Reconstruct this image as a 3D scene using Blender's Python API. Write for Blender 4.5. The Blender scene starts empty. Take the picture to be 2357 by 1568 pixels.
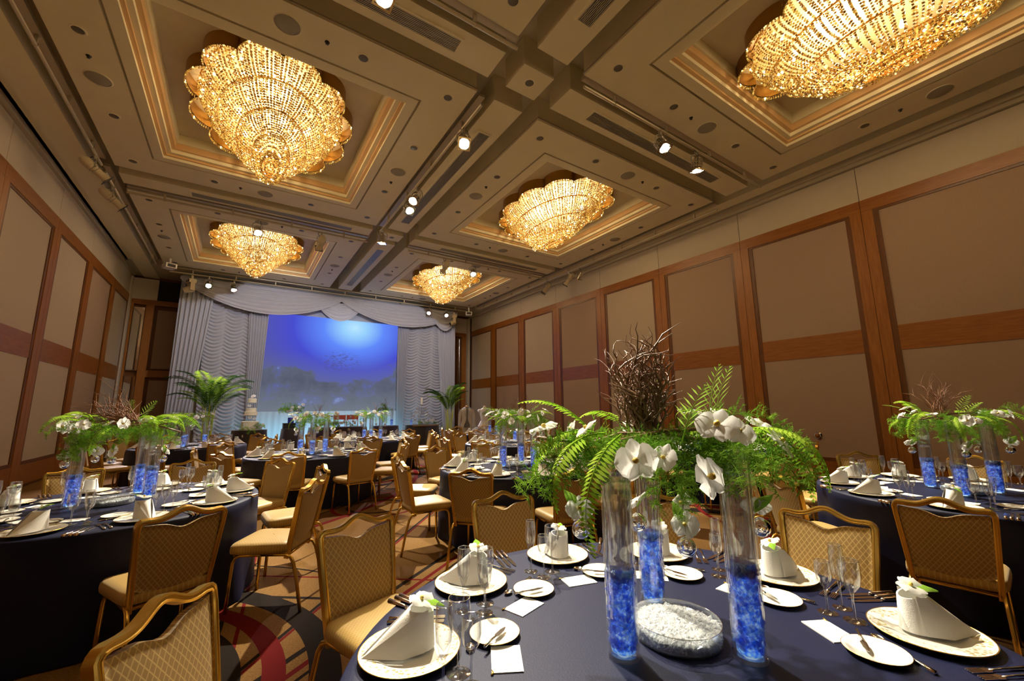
import bpy, math, random
import numpy as np
from mathutils import Vector, Matrix, Euler
random.seed(7)
sc = bpy.context.scene
COL = sc.collection
PI = math.pi
R = math.radians

# ---------------------------------------------------------------- camera
CAM_H = 1.45
CF, CP, CY, CR = 944.818, 0.163375, 0.585228, -0.008713
cam = bpy.data.cameras.new('camera'); cam_ob = bpy.data.objects.new('camera', cam); COL.objects.link(cam_ob)
cam.sensor_fit = 'HORIZONTAL'; cam.sensor_width = 36.0; cam.lens = CF / 2357 * 36.0
cam.clip_start = 0.02; cam.clip_end = 100
fw = Vector((math.sin(CY)*math.cos(CP), math.cos(CY)*math.cos(CP), math.sin(CP)))
rt = Vector((math.cos(CY), -math.sin(CY), 0)); up = rt.cross(fw)
Rt = rt*math.cos(CR) + up*math.sin(CR); Up = up*math.cos(CR) - rt*math.sin(CR)
M = Matrix((Rt, Up, -fw)).transposed().to_4x4(); M.translation = Vector((0, 0, CAM_H))
cam_ob.matrix_world = M
sc.camera = cam_ob
def proj(p):
    d = Vector(p) - Vector((0, 0, CAM_H)); z = d.dot(fw)
    if z < 0.05: return (-9999, -9999)
    return (1178.5 + CF*d.dot(Rt)/z, 784 - CF*d.dot(Up)/z)

# ---------------------------------------------------------------- world, exposure
w = bpy.data.worlds.new('world'); sc.world = w; w.use_nodes = True
w.node_tree.nodes['Background'].inputs[0].default_value = (0.9, 0.92, 1.0, 1)
w.node_tree.nodes['Background'].inputs[1].default_value = 0.0
sc.view_settings.view_transform = 'Standard'
sc.view_settings.look = 'None'
sc.view_settings.gamma = 1.0
sc.view_settings.use_curve_mapping = False
sc.view_settings.exposure = 0.0
try:
    sc.cycles.transparent_max_bounces = 32
    sc.cycles.max_bounces = 8
    sc.cycles.diffuse_bounces = 3
    sc.cycles.glossy_bounces = 3
    sc.cycles.transmission_bounces = 8
    sc.cycles.sample_clamp_indirect = 4.0
    sc.cycles.use_denoising = True
    sc.cycles.use_adaptive_sampling = True
    sc.cycles.adaptive_threshold = .04
except Exception: pass

# light levels
SPOT_W = 3200.0
CHAND_W = 200.0
CHAND_COL = (1.0, 0.74, 0.41)
SPOT_COL = (1.0, 0.90, 0.70)

# ---------------------------------------------------------------- material helpers
MATS = {}
def nt(name):
    m = bpy.data.materials.new(name); m.use_nodes = True
    t = m.node_tree; t.nodes.clear()
    o = t.nodes.new('ShaderNodeOutputMaterial')
    MATS[name] = m
    return m, t, o
def N(t, ty, **kw):
    n = t.nodes.new(ty)
    for k, v in kw.items(): setattr(n, k, v)
    return n
def setin(n, **kw):
    for k, v in kw.items():
        n.inputs[k.replace('_', ' ')].default_value = v
def link(t, a, b): t.links.new(a, b)
def col4(c): return (c[0], c[1], c[2], 1)
def pbr(name, col, rough=.5, metal=0, var=0.0, vscale=20, bump=0, bscale=60, spec=.5, sheen=0, trans=0, emis=None, es=0, subsurf=0, coat=0):
    m, t, o = nt(name)
    b = N(t, 'ShaderNodeBsdfPrincipled')
    b.inputs['Base Color'].default_value = col4(col); b.inputs['Roughness'].default_value = rough
    b.inputs['Metallic'].default_value = metal
    b.inputs['Specular IOR Level'].default_value = spec
    if coat: b.inputs['Coat Weight'].default_value = coat; b.inputs['Coat Roughness'].default_value = .1
    if sheen: b.inputs['Sheen Weight'].default_value = sheen
    if trans: b.inputs['Transmission Weight'].default_value = trans
    if emis: b.inputs['Emission Color'].default_value = col4(emis); b.inputs['Emission Strength'].default_value = es
    if var or bump:
        tc = N(t, 'ShaderNodeTexCoord')
        if var:
            nz = N(t, 'ShaderNodeTexNoise'); setin(nz, Scale=vscale, Detail=4)
            link(t, tc.outputs['Object'], nz.inputs['Vector'])
            mx = N(t, 'ShaderNodeMix', data_type='RGBA')
            mx.inputs['A'].default_value = col4([c*(1-var) for c in col]); mx.inputs['B'].default_value = col4([min(1, c*(1+var)) for c in col])
            link(t, nz.outputs['Fac'], mx.inputs['Factor']); link(t, mx.outputs['Result'], b.inputs['Base Color'])
        if bump:
            n2 = N(t, 'ShaderNodeTexNoise'); setin(n2, Scale=bscale, Detail=3)
            link(t, tc.outputs['Object'], n2.inputs['Vector'])
            bp = N(t, 'ShaderNodeBump'); setin(bp, Strength=bump, Distance=.01)
            link(t, n2.outputs['Fac'], bp.inputs['Height']); link(t, bp.outputs['Normal'], b.inputs['Normal'])
    link(t, b.outputs['BSDF'], o.inputs['Surface'])
    return m
def emit(name, col, s):
    m, t, o = nt(name); e = N(t, 'ShaderNodeEmission'); e.inputs[0].default_value = col4(col); e.inputs[1].default_value = s
    link(t, e.outputs[0], o.inputs['Surface']); return m
def wood(name, c1, c2, sc_=(1, 12, 12), rough=.35):
    m, t, o = nt(name); tc = N(t, 'ShaderNodeTexCoord'); mp = N(t, 'ShaderNodeMapping'); mp.inputs['Scale'].default_value = sc_
    nz = N(t, 'ShaderNodeTexNoise'); setin(nz, Scale=3.0, Detail=6, Roughness=.6)
    link(t, tc.outputs['Object'], mp.inputs['Vector']); link(t, mp.outputs['Vector'], nz.inputs['Vector'])
    cr = N(t, 'ShaderNodeValToRGB'); cr.color_ramp.elements[0].position = .3; cr.color_ramp.elements[1].position = .7
    cr.color_ramp.elements[0].color = col4(c1); cr.color_ramp.elements[1].color = col4(c2)
    link(t, nz.outputs['Fac'], cr.inputs['Fac'])
    b = N(t, 'ShaderNodeBsdfPrincipled'); b.inputs['Roughness'].default_value = rough
    link(t, cr.outputs['Color'], b.inputs['Base Color']); link(t, b.outputs['BSDF'], o.inputs['Surface']); return m
def thin_glass(name, tint=(.97, .98, .98), edge=.85, base=.07):
    m, t, o = nt(name)
    tr = N(t, 'ShaderNodeBsdfTransparent'); tr.inputs[0].default_value = col4(tint)
    gl = N(t, 'ShaderNodeBsdfGlossy'); gl.inputs['Roughness'].default_value = .05; gl.inputs['Color'].default_value = (1, 1, 1, 1)
    lw = N(t, 'ShaderNodeLayerWeight'); lw.inputs['Blend'].default_value = .25
    mr = N(t, 'ShaderNodeMapRange'); mr.inputs['To Min'].default_value = base; mr.inputs['To Max'].default_value = edge
    link(t, lw.outputs['Facing'], mr.inputs['Value'])
    mx = N(t, 'ShaderNodeMixShader'); link(t, mr.outputs['Result'], mx.inputs['Fac'])
    link(t, tr.outputs[0], mx.inputs[1]); link(t, gl.outputs[0], mx.inputs[2])
    link(t, mx.outputs[0], o.inputs['Surface']); return m
def leafmat(name, c1, c2, scale=6, tr=.35):
    m, t, o = nt(name)
    tc = N(t, 'ShaderNodeTexCoord'); nz = N(t, 'ShaderNodeTexNoise'); setin(nz, Scale=scale)
    link(t, tc.outputs['Object'], nz.inputs['Vector'])
    cr = N(t, 'ShaderNodeValToRGB'); cr.color_ramp.elements[0].position = .35; cr.color_ramp.elements[1].position = .65
    cr.color_ramp.elements[0].color = col4(c1); cr.color_ramp.elements[1].color = col4(c2); link(t, nz.outputs['Fac'], cr.inputs['Fac'])
    d = N(t, 'ShaderNodeBsdfDiffuse'); tl = N(t, 'ShaderNodeBsdfTranslucent')
    link(t, cr.outputs['Color'], d.inputs[0]); link(t, cr.outputs['Color'], tl.inputs[0])
    mx = N(t, 'ShaderNodeMixShader'); mx.inputs[0].default_value = tr
    link(t, d.outputs[0], mx.inputs[1]); link(t, tl.outputs[0], mx.inputs[2]); link(t, mx.outputs[0], o.inputs['Surface']); return m
def lattice(name, base, line, ax=(1, 2), pitch=.021, lw=.16):
    # diamond weave; ax = object axes that span the cloth
    m, t, o = nt(name)
    tc = N(t, 'ShaderNodeTexCoord'); sp = N(t, 'ShaderNodeSeparateXYZ'); link(t, tc.outputs['Object'], sp.inputs[0])
    def ma(op, a, b=None, c=None):
        n = N(t, 'ShaderNodeMath', operation=op)
        for i, v in enumerate((a, b, c)):
            if v is None: continue
            if isinstance(v, (int, float)): n.inputs[i].default_value = v
            else: link(t, v, n.inputs[i])
        return n.outputs[0]
    A, B = sp.outputs[ax[0]], sp.outputs[ax[1]]
    u = ma('MULTIPLY', ma('ADD', A, ma('MULTIPLY', B, .72)), 1/pitch/1.2); v = ma('MULTIPLY', ma('SUBTRACT', A, ma('MULTIPLY', B, .72)), 1/pitch/1.2)
    fu = ma('LESS_THAN', ma('FRACT', u), lw); fv = ma('LESS_THAN', ma('FRACT', v), lw)
    f = ma('MAXIMUM', fu, fv)
    mx = N(t, 'ShaderNodeMix', data_type='RGBA'); mx.inputs['A'].default_value = col4(base); mx.inputs['B'].default_value = col4(line)
    link(t, f, mx.inputs['Factor'])
    b = N(t, 'ShaderNodeBsdfPrincipled'); b.inputs['Roughness'].default_value = .45; b.inputs['Sheen Weight'].default_value = .15
    link(t, mx.outputs['Result'], b.inputs['Base Color'])
    bp = N(t, 'ShaderNodeBump'); setin(bp, Strength=.25, Distance=.004); link(t, f, bp.inputs['Height']); link(t, bp.outputs['Normal'], b.inputs['Normal'])
    link(t, b.outputs['BSDF'], o.inputs['Surface']); return m

GOLD = pbr('gold_metal', (.70, .44, .09), rough=.26, metal=.85)
FAB_BACK = lattice('chair_fabric_back', (.33, .205, .065), (.56, .39, .15), ax=(1, 2))
FAB_SEAT = lattice('chair_fabric_seat', (.39, .24, .055), (.50, .33, .10), ax=(0, 1), pitch=.016)
CLOTH = pbr('navy_satin', (.0065, .0090, .036), rough=.55, spec=.22, bump=.08, bscale=220)
CLOTH_P = pbr('plum_satin', (.05, .035, .075), rough=.42, sheen=.3)
CLOTH_K = pbr('charcoal_satin', (.03, .026, .036), rough=.42, sheen=.3)
WHITE_P = pbr('porcelain', (.86, .84, .78), rough=.12, spec=.6)
NAPKIN = pbr('linen_white', (.86, .84, .80), rough=.8, bump=.15, bscale=300)
PAPER = pbr('card_white', (.85, .83, .78), rough=.7)
INK = pbr('silver_ink', (.35, .35, .36), rough=.5)
SILVER = pbr('silver', (.82, .79, .74), rough=.14, metal=1)
BRONZE = pbr('cutlery_handle', (.62, .48, .38), rough=.22, metal=1)
GLASS = thin_glass('clear_glass')
GLASS_RIM = thin_glass('glass_rim', edge=.9, base=.45)
GLASS_V = thin_glass('vase_glass', tint=(.95, .97, .98), edge=.7, base=.08)
LIP = pbr('orchid_lip', (.80, .62, .12), rough=.5)
PETAL = leafmat('orchid_petal', (.86, .85, .84), (.92, .91, .90), 30, .5)
LEAF = leafmat('leaf_green', (.16, .36, .03), (.38, .55, .10))
FERN = leafmat('fern_green', (.20, .42, .02), (.42, .62, .07), 9)
ASPA = leafmat('asparagus_green', (.07, .22, .015), (.24, .42, .05), 7)
DARKLEAF = leafmat('palm_leaf', (.02, .06, .012), (.08, .16, .03), 2)
STEMY = pbr('palm_stem', (.52, .55, .06), rough=.5, var=.3)
BARK = pbr('willow_bark', (.22, .12, .07), rough=.42, var=.4, vscale=30)
TWIG = pbr('twig_brown', (.24, .105, .05), rough=.7, var=.4, vscale=30)
RED = pbr('red_berry', (.5, .06, .04), rough=.5)
WATER_M, _t, _o = nt('vase_water')
_g = N(_t, 'ShaderNodeBsdfGlass'); _g.inputs['IOR'].default_value = 1.33; _g.inputs['Roughness'].default_value = 0.0
_tr = N(_t, 'ShaderNodeBsdfTransparent'); _mx = N(_t, 'ShaderNodeMixShader'); _mx.inputs[0].default_value = .5
link(_t, _g.outputs[0], _mx.inputs[1]); link(_t, _tr.outputs[0], _mx.inputs[2]); link(_t, _mx.outputs[0], _o.inputs['Surface'])
ORB_M, _t, _o = nt('orb_glass')
_g = N(_t, 'ShaderNodeBsdfGlass'); _g.inputs['IOR'].default_value = 1.4; link(_t, _g.outputs[0], _o.inputs['Surface'])
def clear_bits(name, stops, gloss=.12, see=.30):
    m, t, o = nt(name)
    g = N(t, 'ShaderNodeNewGeometry'); cr = N(t, 'ShaderNodeValToRGB'); cr.color_ramp.interpolation = 'CONSTANT'
    el = cr.color_ramp.elements
    while len(el) < len(stops): el.new(.5)
    for e, (q, c) in zip(el, stops): e.position = q; e.color = col4(c)
    link(t, g.outputs['Random Per Island'], cr.inputs['Fac'])
    d = N(t, 'ShaderNodeBsdfDiffuse'); tl = N(t, 'ShaderNodeBsdfTranslucent'); tp = N(t, 'ShaderNodeBsdfTransparent'); gl = N(t, 'ShaderNodeBsdfGlossy'); gl.inputs['Roughness'].default_value = .12
    lt = N(t, 'ShaderNodeMix', data_type='RGBA'); lt.inputs['Factor'].default_value = .8; lt.inputs['B'].default_value = (1, 1, 1, 1); link(t, cr.outputs['Color'], lt.inputs['A']); link(t, lt.outputs['Result'], tp.inputs[0])
    for n_ in (d, tl): link(t, cr.outputs['Color'], n_.inputs[0])
    a = N(t, 'ShaderNodeMixShader'); a.inputs[0].default_value = .55; link(t, d.outputs[0], a.inputs[1]); link(t, tl.outputs[0], a.inputs[2])
    b = N(t, 'ShaderNodeMixShader'); b.inputs[0].default_value = see; link(t, a.outputs[0], b.inputs[1]); link(t, tp.outputs[0], b.inputs[2])
    c = N(t, 'ShaderNodeMixShader'); c.inputs[0].default_value = gloss; link(t, b.outputs[0], c.inputs[1]); link(t, gl.outputs[0], c.inputs[2])
    link(t, c.outputs[0], o.inputs['Surface']); return m
def island_mix(name, stops, rough=.1, trans=0.0, spec=.6, metal=0, emis=None):
    m, t, o = nt(name)
    g = N(t, 'ShaderNodeNewGeometry'); cr = N(t, 'ShaderNodeValToRGB'); cr.color_ramp.interpolation = 'CONSTANT'
    el = cr.color_ramp.elements
    while len(el) < len(stops): el.new(.5)
    for e, (p, c) in zip(el, stops): e.position = p; e.color = col4(c)
    link(t, g.outputs['Random Per Island'], cr.inputs['Fac'])
    b = N(t, 'ShaderNodeBsdfPrincipled'); b.inputs['Roughness'].default_value = rough; b.inputs['Specular IOR Level'].default_value = spec
    b.inputs['Metallic'].default_value = metal; b.inputs['Transmission Weight'].default_value = trans
    link(t, cr.outputs['Color'], b.inputs['Base Color'])
    if emis:
        c2 = N(t, 'ShaderNodeValToRGB'); c2.color_ramp.interpolation = 'CONSTANT'; el = c2.color_ramp.elements
        while len(el) < len(emis): el.new(.5)
        for e, (p, c, s) in zip(el, emis): e.position = p; e.color = col4(c)
        c3 = N(t, 'ShaderNodeValToRGB'); c3.color_ramp.interpolation = 'CONSTANT'; el = c3.color_ramp.elements
        while len(el) < len(emis): el.new(.5)
        mxs = max(s for _, _, s in emis)
        for e, (p, c, s) in zip(el, emis): e.position = p; e.color = (s/mxs, s/mxs, s/mxs, 1)
        wn = N(t, 'ShaderNodeTexWhiteNoise', noise_dimensions='1D'); link(t, g.outputs['Random Per Island'], wn.inputs['W'])
        link(t, wn.outputs['Value'], c2.inputs['Fac']); link(t, wn.outputs['Value'], c3.inputs['Fac'])
        mm = N(t, 'ShaderNodeMath', operation='MULTIPLY'); mm.inputs[1].default_value = mxs; link(t, c3.outputs['Color'], mm.inputs[0])
        link(t, c2.outputs['Color'], b.inputs['Emission Color']); link(t, mm.outputs[0], b.inputs['Emission Strength'])
    link(t, b.outputs['BSDF'], o.inputs['Surface']); return m
GEL = clear_bits('blue_gel', [(0, (.05, .22, 1)), (.32, (.12, .38, 1)), (.56, (.32, .62, 1)), (.72, (.66, .86, 1)), (.85, (.97, .99, 1))], .12, .70)
CRYST = clear_bits('clear_crystal', [(0, (.90, .92, .94)), (.4, (.97, .98, .99)), (.8, (.84, .87, .9))], .08)
BEAD = island_mix('crystal_bead_glow', [(0, (.30, .17, .05)), (.5, (.42, .28, .10))], rough=.12, spec=.8,
    emis=[(0, (.62, .20, .015), .05), (.30, (.85, .36, .03), .16), (.60, (1, .50, .05), .32), (.82, (1, .66, .12), .62), (.93, (1, .82, .32), 1.6), (.985, (1, .95, .7), 8.0)])
BEAD.cycles.emission_sampling = 'NONE'  # beads glow in themselves, standing in for bulb light caught in crystal
CH_CORE = emit('chandelier_inner_glow', (1, .42, .06), .55); CH_CORE.cycles.emission_sampling = 'NONE'
CH_GOLD = pbr('chandelier_gold', (.40, .22, .05), rough=.30, metal=.9)
CH_RING = pbr('chandelier_ring_glow', (.75, .35, .06), rough=.25, metal=.6, emis=(1, .30, .02), es=.18); CH_RING.cycles.emission_sampling = 'NONE'  # faint orange emission puts lamplight into the metal rings

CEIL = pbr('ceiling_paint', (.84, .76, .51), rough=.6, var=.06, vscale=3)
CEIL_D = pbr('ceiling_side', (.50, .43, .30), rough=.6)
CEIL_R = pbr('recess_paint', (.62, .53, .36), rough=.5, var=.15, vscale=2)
MOULD = pbr('cove_moulding_warm_glow', (.72, .45, .20), rough=.4)  # peach tint puts the chandeliers' warm light into the moulding colour
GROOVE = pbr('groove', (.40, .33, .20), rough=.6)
DARK = pbr('dark_gap', (.02, .018, .014), rough=.8)
METAL_G = pbr('grey_metal', (.42, .38, .30), rough=.4, metal=.4)
RAILM = pbr('rail_paint', (.50, .43, .30), rough=.4, metal=.3)
SPKM = pbr('speaker_grille', (.34, .30, .22), rough=.7, bump=.3, bscale=600)
WOODM = wood('mahogany', (.25, .082, .012), (.37, .135, .022), (10, 1, 10))
WOOD_V = wood('mahogany_upright', (.27, .092, .013), (.40, .15, .025), (14, 14, 1))
WOOD_D = wood('mahogany_dark', (.12, .04, .008), (.17, .06, .013), (10, 10, 2))
FABW = pbr('wall_fabric', (.52, .42, .32), rough=.85, var=.05, vscale=50, bump=.2, bscale=500)
FABW2 = pbr('wall_fabric_tan', (.42, .295, .21), rough=.85, var=.10, vscale=60, bump=.2, bscale=500)
FRIEZE = pbr('frieze_cream', (.60, .52, .39), rough=.7, var=.04, vscale=6)
MIRROR = pbr('mirror', (.8, .8, .78), rough=.02, metal=1)
CREAM_FIX = pbr('fixture_cream', (.62, .52, .34), rough=.45)
BLACK = pbr('black_plastic', (.015, .014, .014), rough=.5)
CHROME = pbr('chrome', (.7, .66, .58), rough=.15, metal=1)
LENS_ON = emit('lamp_lens_lit', (1, .95, .80), 26.0)
LENS_ON2 = emit('lamp_lens_pink', (1, .88, .95), 9.0)
LENS_OFF = pbr('lamp_lens_dark', (.08, .07, .06), rough=.1)
WHITE_PL = pbr('white_plastic', (.78, .76, .72), rough=.4)
SHEER = pbr('white_drape', (.50, .51, .58), rough=.8, sheen=.3)
BACKD = pbr('backdrop_grey', (.50, .49, .48), rough=.8)
STAGEW = wood('stage_wood', (.42, .22, .08), (.52, .30, .12), (1, 10, 10))
STAGE_R = pbr('stage_carpet', (.30, .10, .05), rough=.9, var=.2)
CAKE = pbr('cake_icing', (.88, .82, .62), rough=.6)
WAX = pbr('candle_wax', (.88, .82, .66), rough=.6)
SUIT = pbr('suit_silver', (.62, .60, .60), rough=.55, sheen=.3)
SHIRT = pbr('vest_grey', (.16, .16, .17), rough=.6)
SKINF = pbr('mannequin_cap', (.62, .35, .14), rough=.5)
GOWN = pbr('gown_white', (.88, .88, .90), rough=.6, sheen=.3, bump=.3, bscale=60)
POT = pbr('white_pot', (.80, .74, .62), rough=.4)
DIRW = pbr('red_lacquer', (.33, .05, .03), rough=.4)
NAVYGL = pbr('navy_glass', (.02, .03, .35), rough=.1)
SOILM = pbr('dark_soil', (.03, .035, .015), rough=.9)

def carpet():
    m, t, o = nt('carpet')
    tc = N(t, 'ShaderNodeTexCoord'); P = tc.outputs['Object']
    def ma(op, a, b=None):
        n = N(t, 'ShaderNodeMath', operation=op)
        for i, v in enumerate((a, b)):
            if v is None: continue
            if isinstance(v, (int, float)): n.inputs[i].default_value = v
            else: link(t, v, n.inputs[i])
        return n.outputs[0]
    nz = N(t, 'ShaderNodeTexNoise'); setin(nz, Scale=90.0, Detail=3); link(t, P, nz.inputs['Vector'])
    cr = N(t, 'ShaderNodeValToRGB'); cr.color_ramp.elements[0].position = .3; cr.color_ramp.elements[1].position = .7
    cr.color_ramp.elements[0].color = (.17, .085, .025, 1); cr.color_ramp.elements[1].color = (.27, .15, .05, 1)
    link(t, nz.outputs['Fac'], cr.inputs['Fac']); cur = cr.outputs['Color']
    DK, RD, BR, CR_ = (.016, .010, .007), (.14, .008, .008), (.12, .055, .018), (.42, .30, .15)
    def over(mask, c):
        nonlocal cur
        mx = N(t, 'ShaderNodeMix', data_type='RGBA'); link(t, mask, mx.inputs['Factor']); link(t, cur, mx.inputs['A']); mx.inputs['B'].default_value = col4(c); cur = mx.outputs['Result']
    def ring(cx, cy, r, wd, c):
        d = N(t, 'ShaderNodeVectorMath', operation='DISTANCE'); link(t, P, d.inputs[0]); d.inputs[1].default_value = (cx, cy, 0)
        over(ma('LESS_THAN', ma('ABSOLUTE', ma('SUBTRACT', d.outputs['Value'], r)), wd), c)
    def line(x0, y0, ang, wd, c, gap=None):
        d = N(t, 'ShaderNodeVectorMath', operation='DOT_PRODUCT'); link(t, P, d.inputs[0]); nx, ny = -math.sin(ang), math.cos(ang); d.inputs[1].default_value = (nx, ny, 0)
        over(ma('LESS_THAN', ma('ABSOLUTE', ma('SUBTRACT', d.outputs['Value'], nx*x0+ny*y0)), wd), c)
    rr = random.Random(5)
    for k in range(7):
        a = rr.uniform(0, PI); x, y = rr.uniform(-2, 8), rr.uniform(0, 15)
        line(x, y, a, .014, DK); line(x+.12, y+.1, a, .012, RD)
    line(.55, 3.1, R(36), .022, DK); line(.62, 3.0, R(36), .02, RD); line(.2, 2.6, R(36), .012, DK)
    line(1.35, 3.2, R(-38), .02, DK); line(1.6, 3.5, R(-38), .014, RD)
    for (cx, cy) in ((-1.16, 3.02), (4.6, 3.0), (2.1, 10.0), (6.5, 7.6), (-1.6, 8.4), (5.2, 13.0)):
        ring(cx, cy, 1.18, .12, DK); ring(cx, cy, 1.46, .06, RD); ring(cx, cy, 1.72, .085, DK); ring(cx, cy, 2.3, .012, DK)
    for (cx, cy, r) in ((-2.77, 11.49, 6.66), (10.5, 10.5, 6.4), (9.0, -4.0, 7.6)):
        ring(cx, cy, r-.2, .2, BR); ring(cx, cy, r, .045, RD); ring(cx, cy, r-.42, .02, DK)
    for (cx, cy, r) in ((3.0, 8.5, .8), (.6, 12.6, 1.1), (6.9, 2.4, 1.2), (1.9, 6.6, .42)):
        ring(cx, cy, r, .03, DK); ring(cx, cy, r*1.5, .03, RD)
    b = N(t, 'ShaderNodeBsdfPrincipled'); b.inputs['Roughness'].default_value = .95; b.inputs['Specular IOR Level'].default_value = .1
    link(t, cur, b.inputs['Base Color'])
    bp = N(t, 'ShaderNodeBump'); setin(bp, Strength=.5, Distance=.01); n2 = N(t, 'ShaderNodeTexNoise'); setin(n2, Scale=350.0); link(t, P, n2.inputs['Vector'])
    link(t, n2.outputs['Fac'], bp.inputs['Height']); link(t, bp.outputs['Normal'], b.inputs['Normal'])
    link(t, b.outputs['BSDF'], o.inputs['Surface']); return m
CARPET = carpet()

def screenmat():
    m, t, o = nt('projected_reef')
    tc = N(t, 'ShaderNodeTexCoord'); P = tc.outputs['Generated']
    sp = N(t, 'ShaderNodeSeparateXYZ'); link(t, P, sp.inputs[0])
    def ma(op, a, b=None, clamp=False):
        n = N(t, 'ShaderNodeMath', operation=op, use_clamp=clamp)
        for i, v in enumerate((a, b)):
            if v is None: continue
            if isinstance(v, (int, float)): n.inputs[i].default_value = v
            else: link(t, v, n.inputs[i])
        return n.outputs[0]
    def ramp(f, st):
        c = N(t, 'ShaderNodeValToRGB'); el = c.color_ramp.elements
        while len(el) < len(st): el.new(.5)
        for e, (p, q) in zip(el, st): e.position = p; e.color = col4(q)
        link(t, f, c.inputs['Fac']); return c.outputs['Color']
    def mix(f, a, b):
        mx = N(t, 'ShaderNodeMix', data_type='RGBA'); link(t, f, mx.inputs['Factor'])
        for k, v in (('A', a), ('B', b)):
            if isinstance(v, tuple): mx.inputs[k].default_value = col4(v)
            else: link(t, v, mx.inputs[k])
        return mx.outputs['Result']
    X, Z = sp.outputs[0], sp.outputs[2]
    dx = ma('SUBTRACT', X, .64); dz = ma('MULTIPLY', ma('SUBTRACT', Z, .92), .95)
    dist = ma('SQRT', ma('ADD', ma('MULTIPLY', dx, dx), ma('MULTIPLY', dz, dz)))
    sea = ramp(dist, [(0, (.48, .80, 1)), (.10, (.30, .62, .98)), (.24, (.12, .25, .95)), (.46, (.065, .075, .62)), (.78, (.10, .10, .30))])
    nz = N(t, 'ShaderNodeTexNoise'); setin(nz, Scale=5.0, Detail=6, Roughness=.65)
    mp = N(t, 'ShaderNodeMapping'); mp.inputs['Scale'].default_value = (1.2, 1, 1); link(t, P, mp.inputs[0]); link(t, mp.outputs[0], nz.inputs['Vector'])
    haze = mix(ma('MULTIPLY', ma('SUBTRACT', .62, Z), 1.5, True), sea, (.155, .18, .225))
    n1 = N(t, 'ShaderNodeTexNoise'); setin(n1, Scale=3.2, Detail=5, Roughness=.6); link(t, P, n1.inputs['Vector'])
    side = ma('MULTIPLY', ma('ABSOLUTE', ma('SUBTRACT', X, .58)), .42)
    h = ma('ADD', ma('ADD', ma('MULTIPLY', n1.outputs['Fac'], .75), side), -.07)
    rock = ma('MULTIPLY', ma('SUBTRACT', h, Z), 22, True)
    rockc = ramp(nz.outputs['Fac'], [(.25, (.075, .085, .13)), (.50, (.11, .125, .175)), (.60, (.11, .13, .32)), (.68, (.22, .30, .70))])
    img = mix(rock, haze, rockc)
    low = ma('MULTIPLY', ma('SUBTRACT', .26, Z), 3.6, True)
    img = mix(ma('MULTIPLY', low, .8), img, (.185, .215, .255))
    # a school of fish in the middle
    vo = N(t, 'ShaderNodeTexVoronoi'); setin(vo, Scale=64.0); mp2 = N(t, 'ShaderNodeMapping'); mp2.inputs['Scale'].default_value = (.5, 1, 1.5); link(t, P, mp2.inputs[0]); link(t, mp2.outputs[0], vo.inputs['Vector'])
    ex = ma('DIVIDE', ma('SUBTRACT', X, .54), .17); ez = ma('DIVIDE', ma('SUBTRACT', Z, .53), .13)
    rr_ = ma('ADD', ma('MULTIPLY', ex, ex), ma('MULTIPLY', ez, ez))
    fish = ma('MULTIPLY', ma('LESS_THAN', vo.outputs['Distance'], .40), ma('MULTIPLY', ma('SUBTRACT', 1.1, rr_), 1.2, True))
    img = mix(ma('MULTIPLY', fish, .75), img, (.085, .09, .26))
    e = N(t, 'ShaderNodeEmission'); link(t, img, e.inputs[0]); e.inputs[1].default_value = 1.0
    link(t, e.outputs[0], o.inputs['Surface']); return m
SCREENM = screenmat()

def platemat():
    # white porcelain with a flecked gold band on the rim
    m, t, o = nt('charger_porcelain')
    tc = N(t, 'ShaderNodeTexCoord'); P = tc.outputs['Object']
    ln = N(t, 'ShaderNodeVectorMath', operation='LENGTH')
    mp = N(t, 'ShaderNodeMapping'); mp.inputs['Scale'].default_value = (1, 1, 0); link(t, P, mp.inputs[0]); link(t, mp.outputs[0], ln.inputs[0])
    vo = N(t, 'ShaderNodeTexVoronoi'); setin(vo, Scale=75.0); link(t, P, vo.inputs['Vector'])
    nz = N(t, 'ShaderNodeTexNoise'); setin(nz, Scale=14.0); link(t, P, nz.inputs['Vector'])
    def ma(op, a, b):
        n = N(t, 'ShaderNodeMath', operation=op)
        for i, v in enumerate((a, b)):
            if isinstance(v, (int, float)): n.inputs[i].default_value = v
            else: link(t, v, n.inputs[i])
        return n.outputs[0]
    band = ma('MULTIPLY', ma('GREATER_THAN', ln.outputs['Value'], .102), ma('LESS_THAN', ln.outputs['Value'], .143))
    fleck = ma('LESS_THAN', vo.outputs['Distance'], ma('SUBTRACT', ma('MULTIPLY', nz.outputs['Fac'], .9), .10))
    f = ma('MULTIPLY', band, fleck)
    mx = N(t, 'ShaderNodeMix', data_type='RGBA'); mx.inputs['A'].default_value = (.86, .84, .78, 1); mx.inputs['B'].default_value = (.58, .46, .24, 1)
    link(t, f, mx.inputs['Factor'])
    b = N(t, 'ShaderNodeBsdfPrincipled'); b.inputs['Roughness'].default_value = .12; link(t, mx.outputs['Result'], b.inputs['Base Color'])
    link(t, b.outputs['BSDF'], o.inputs['Surface']); return m
PLATEM = platemat()

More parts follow.
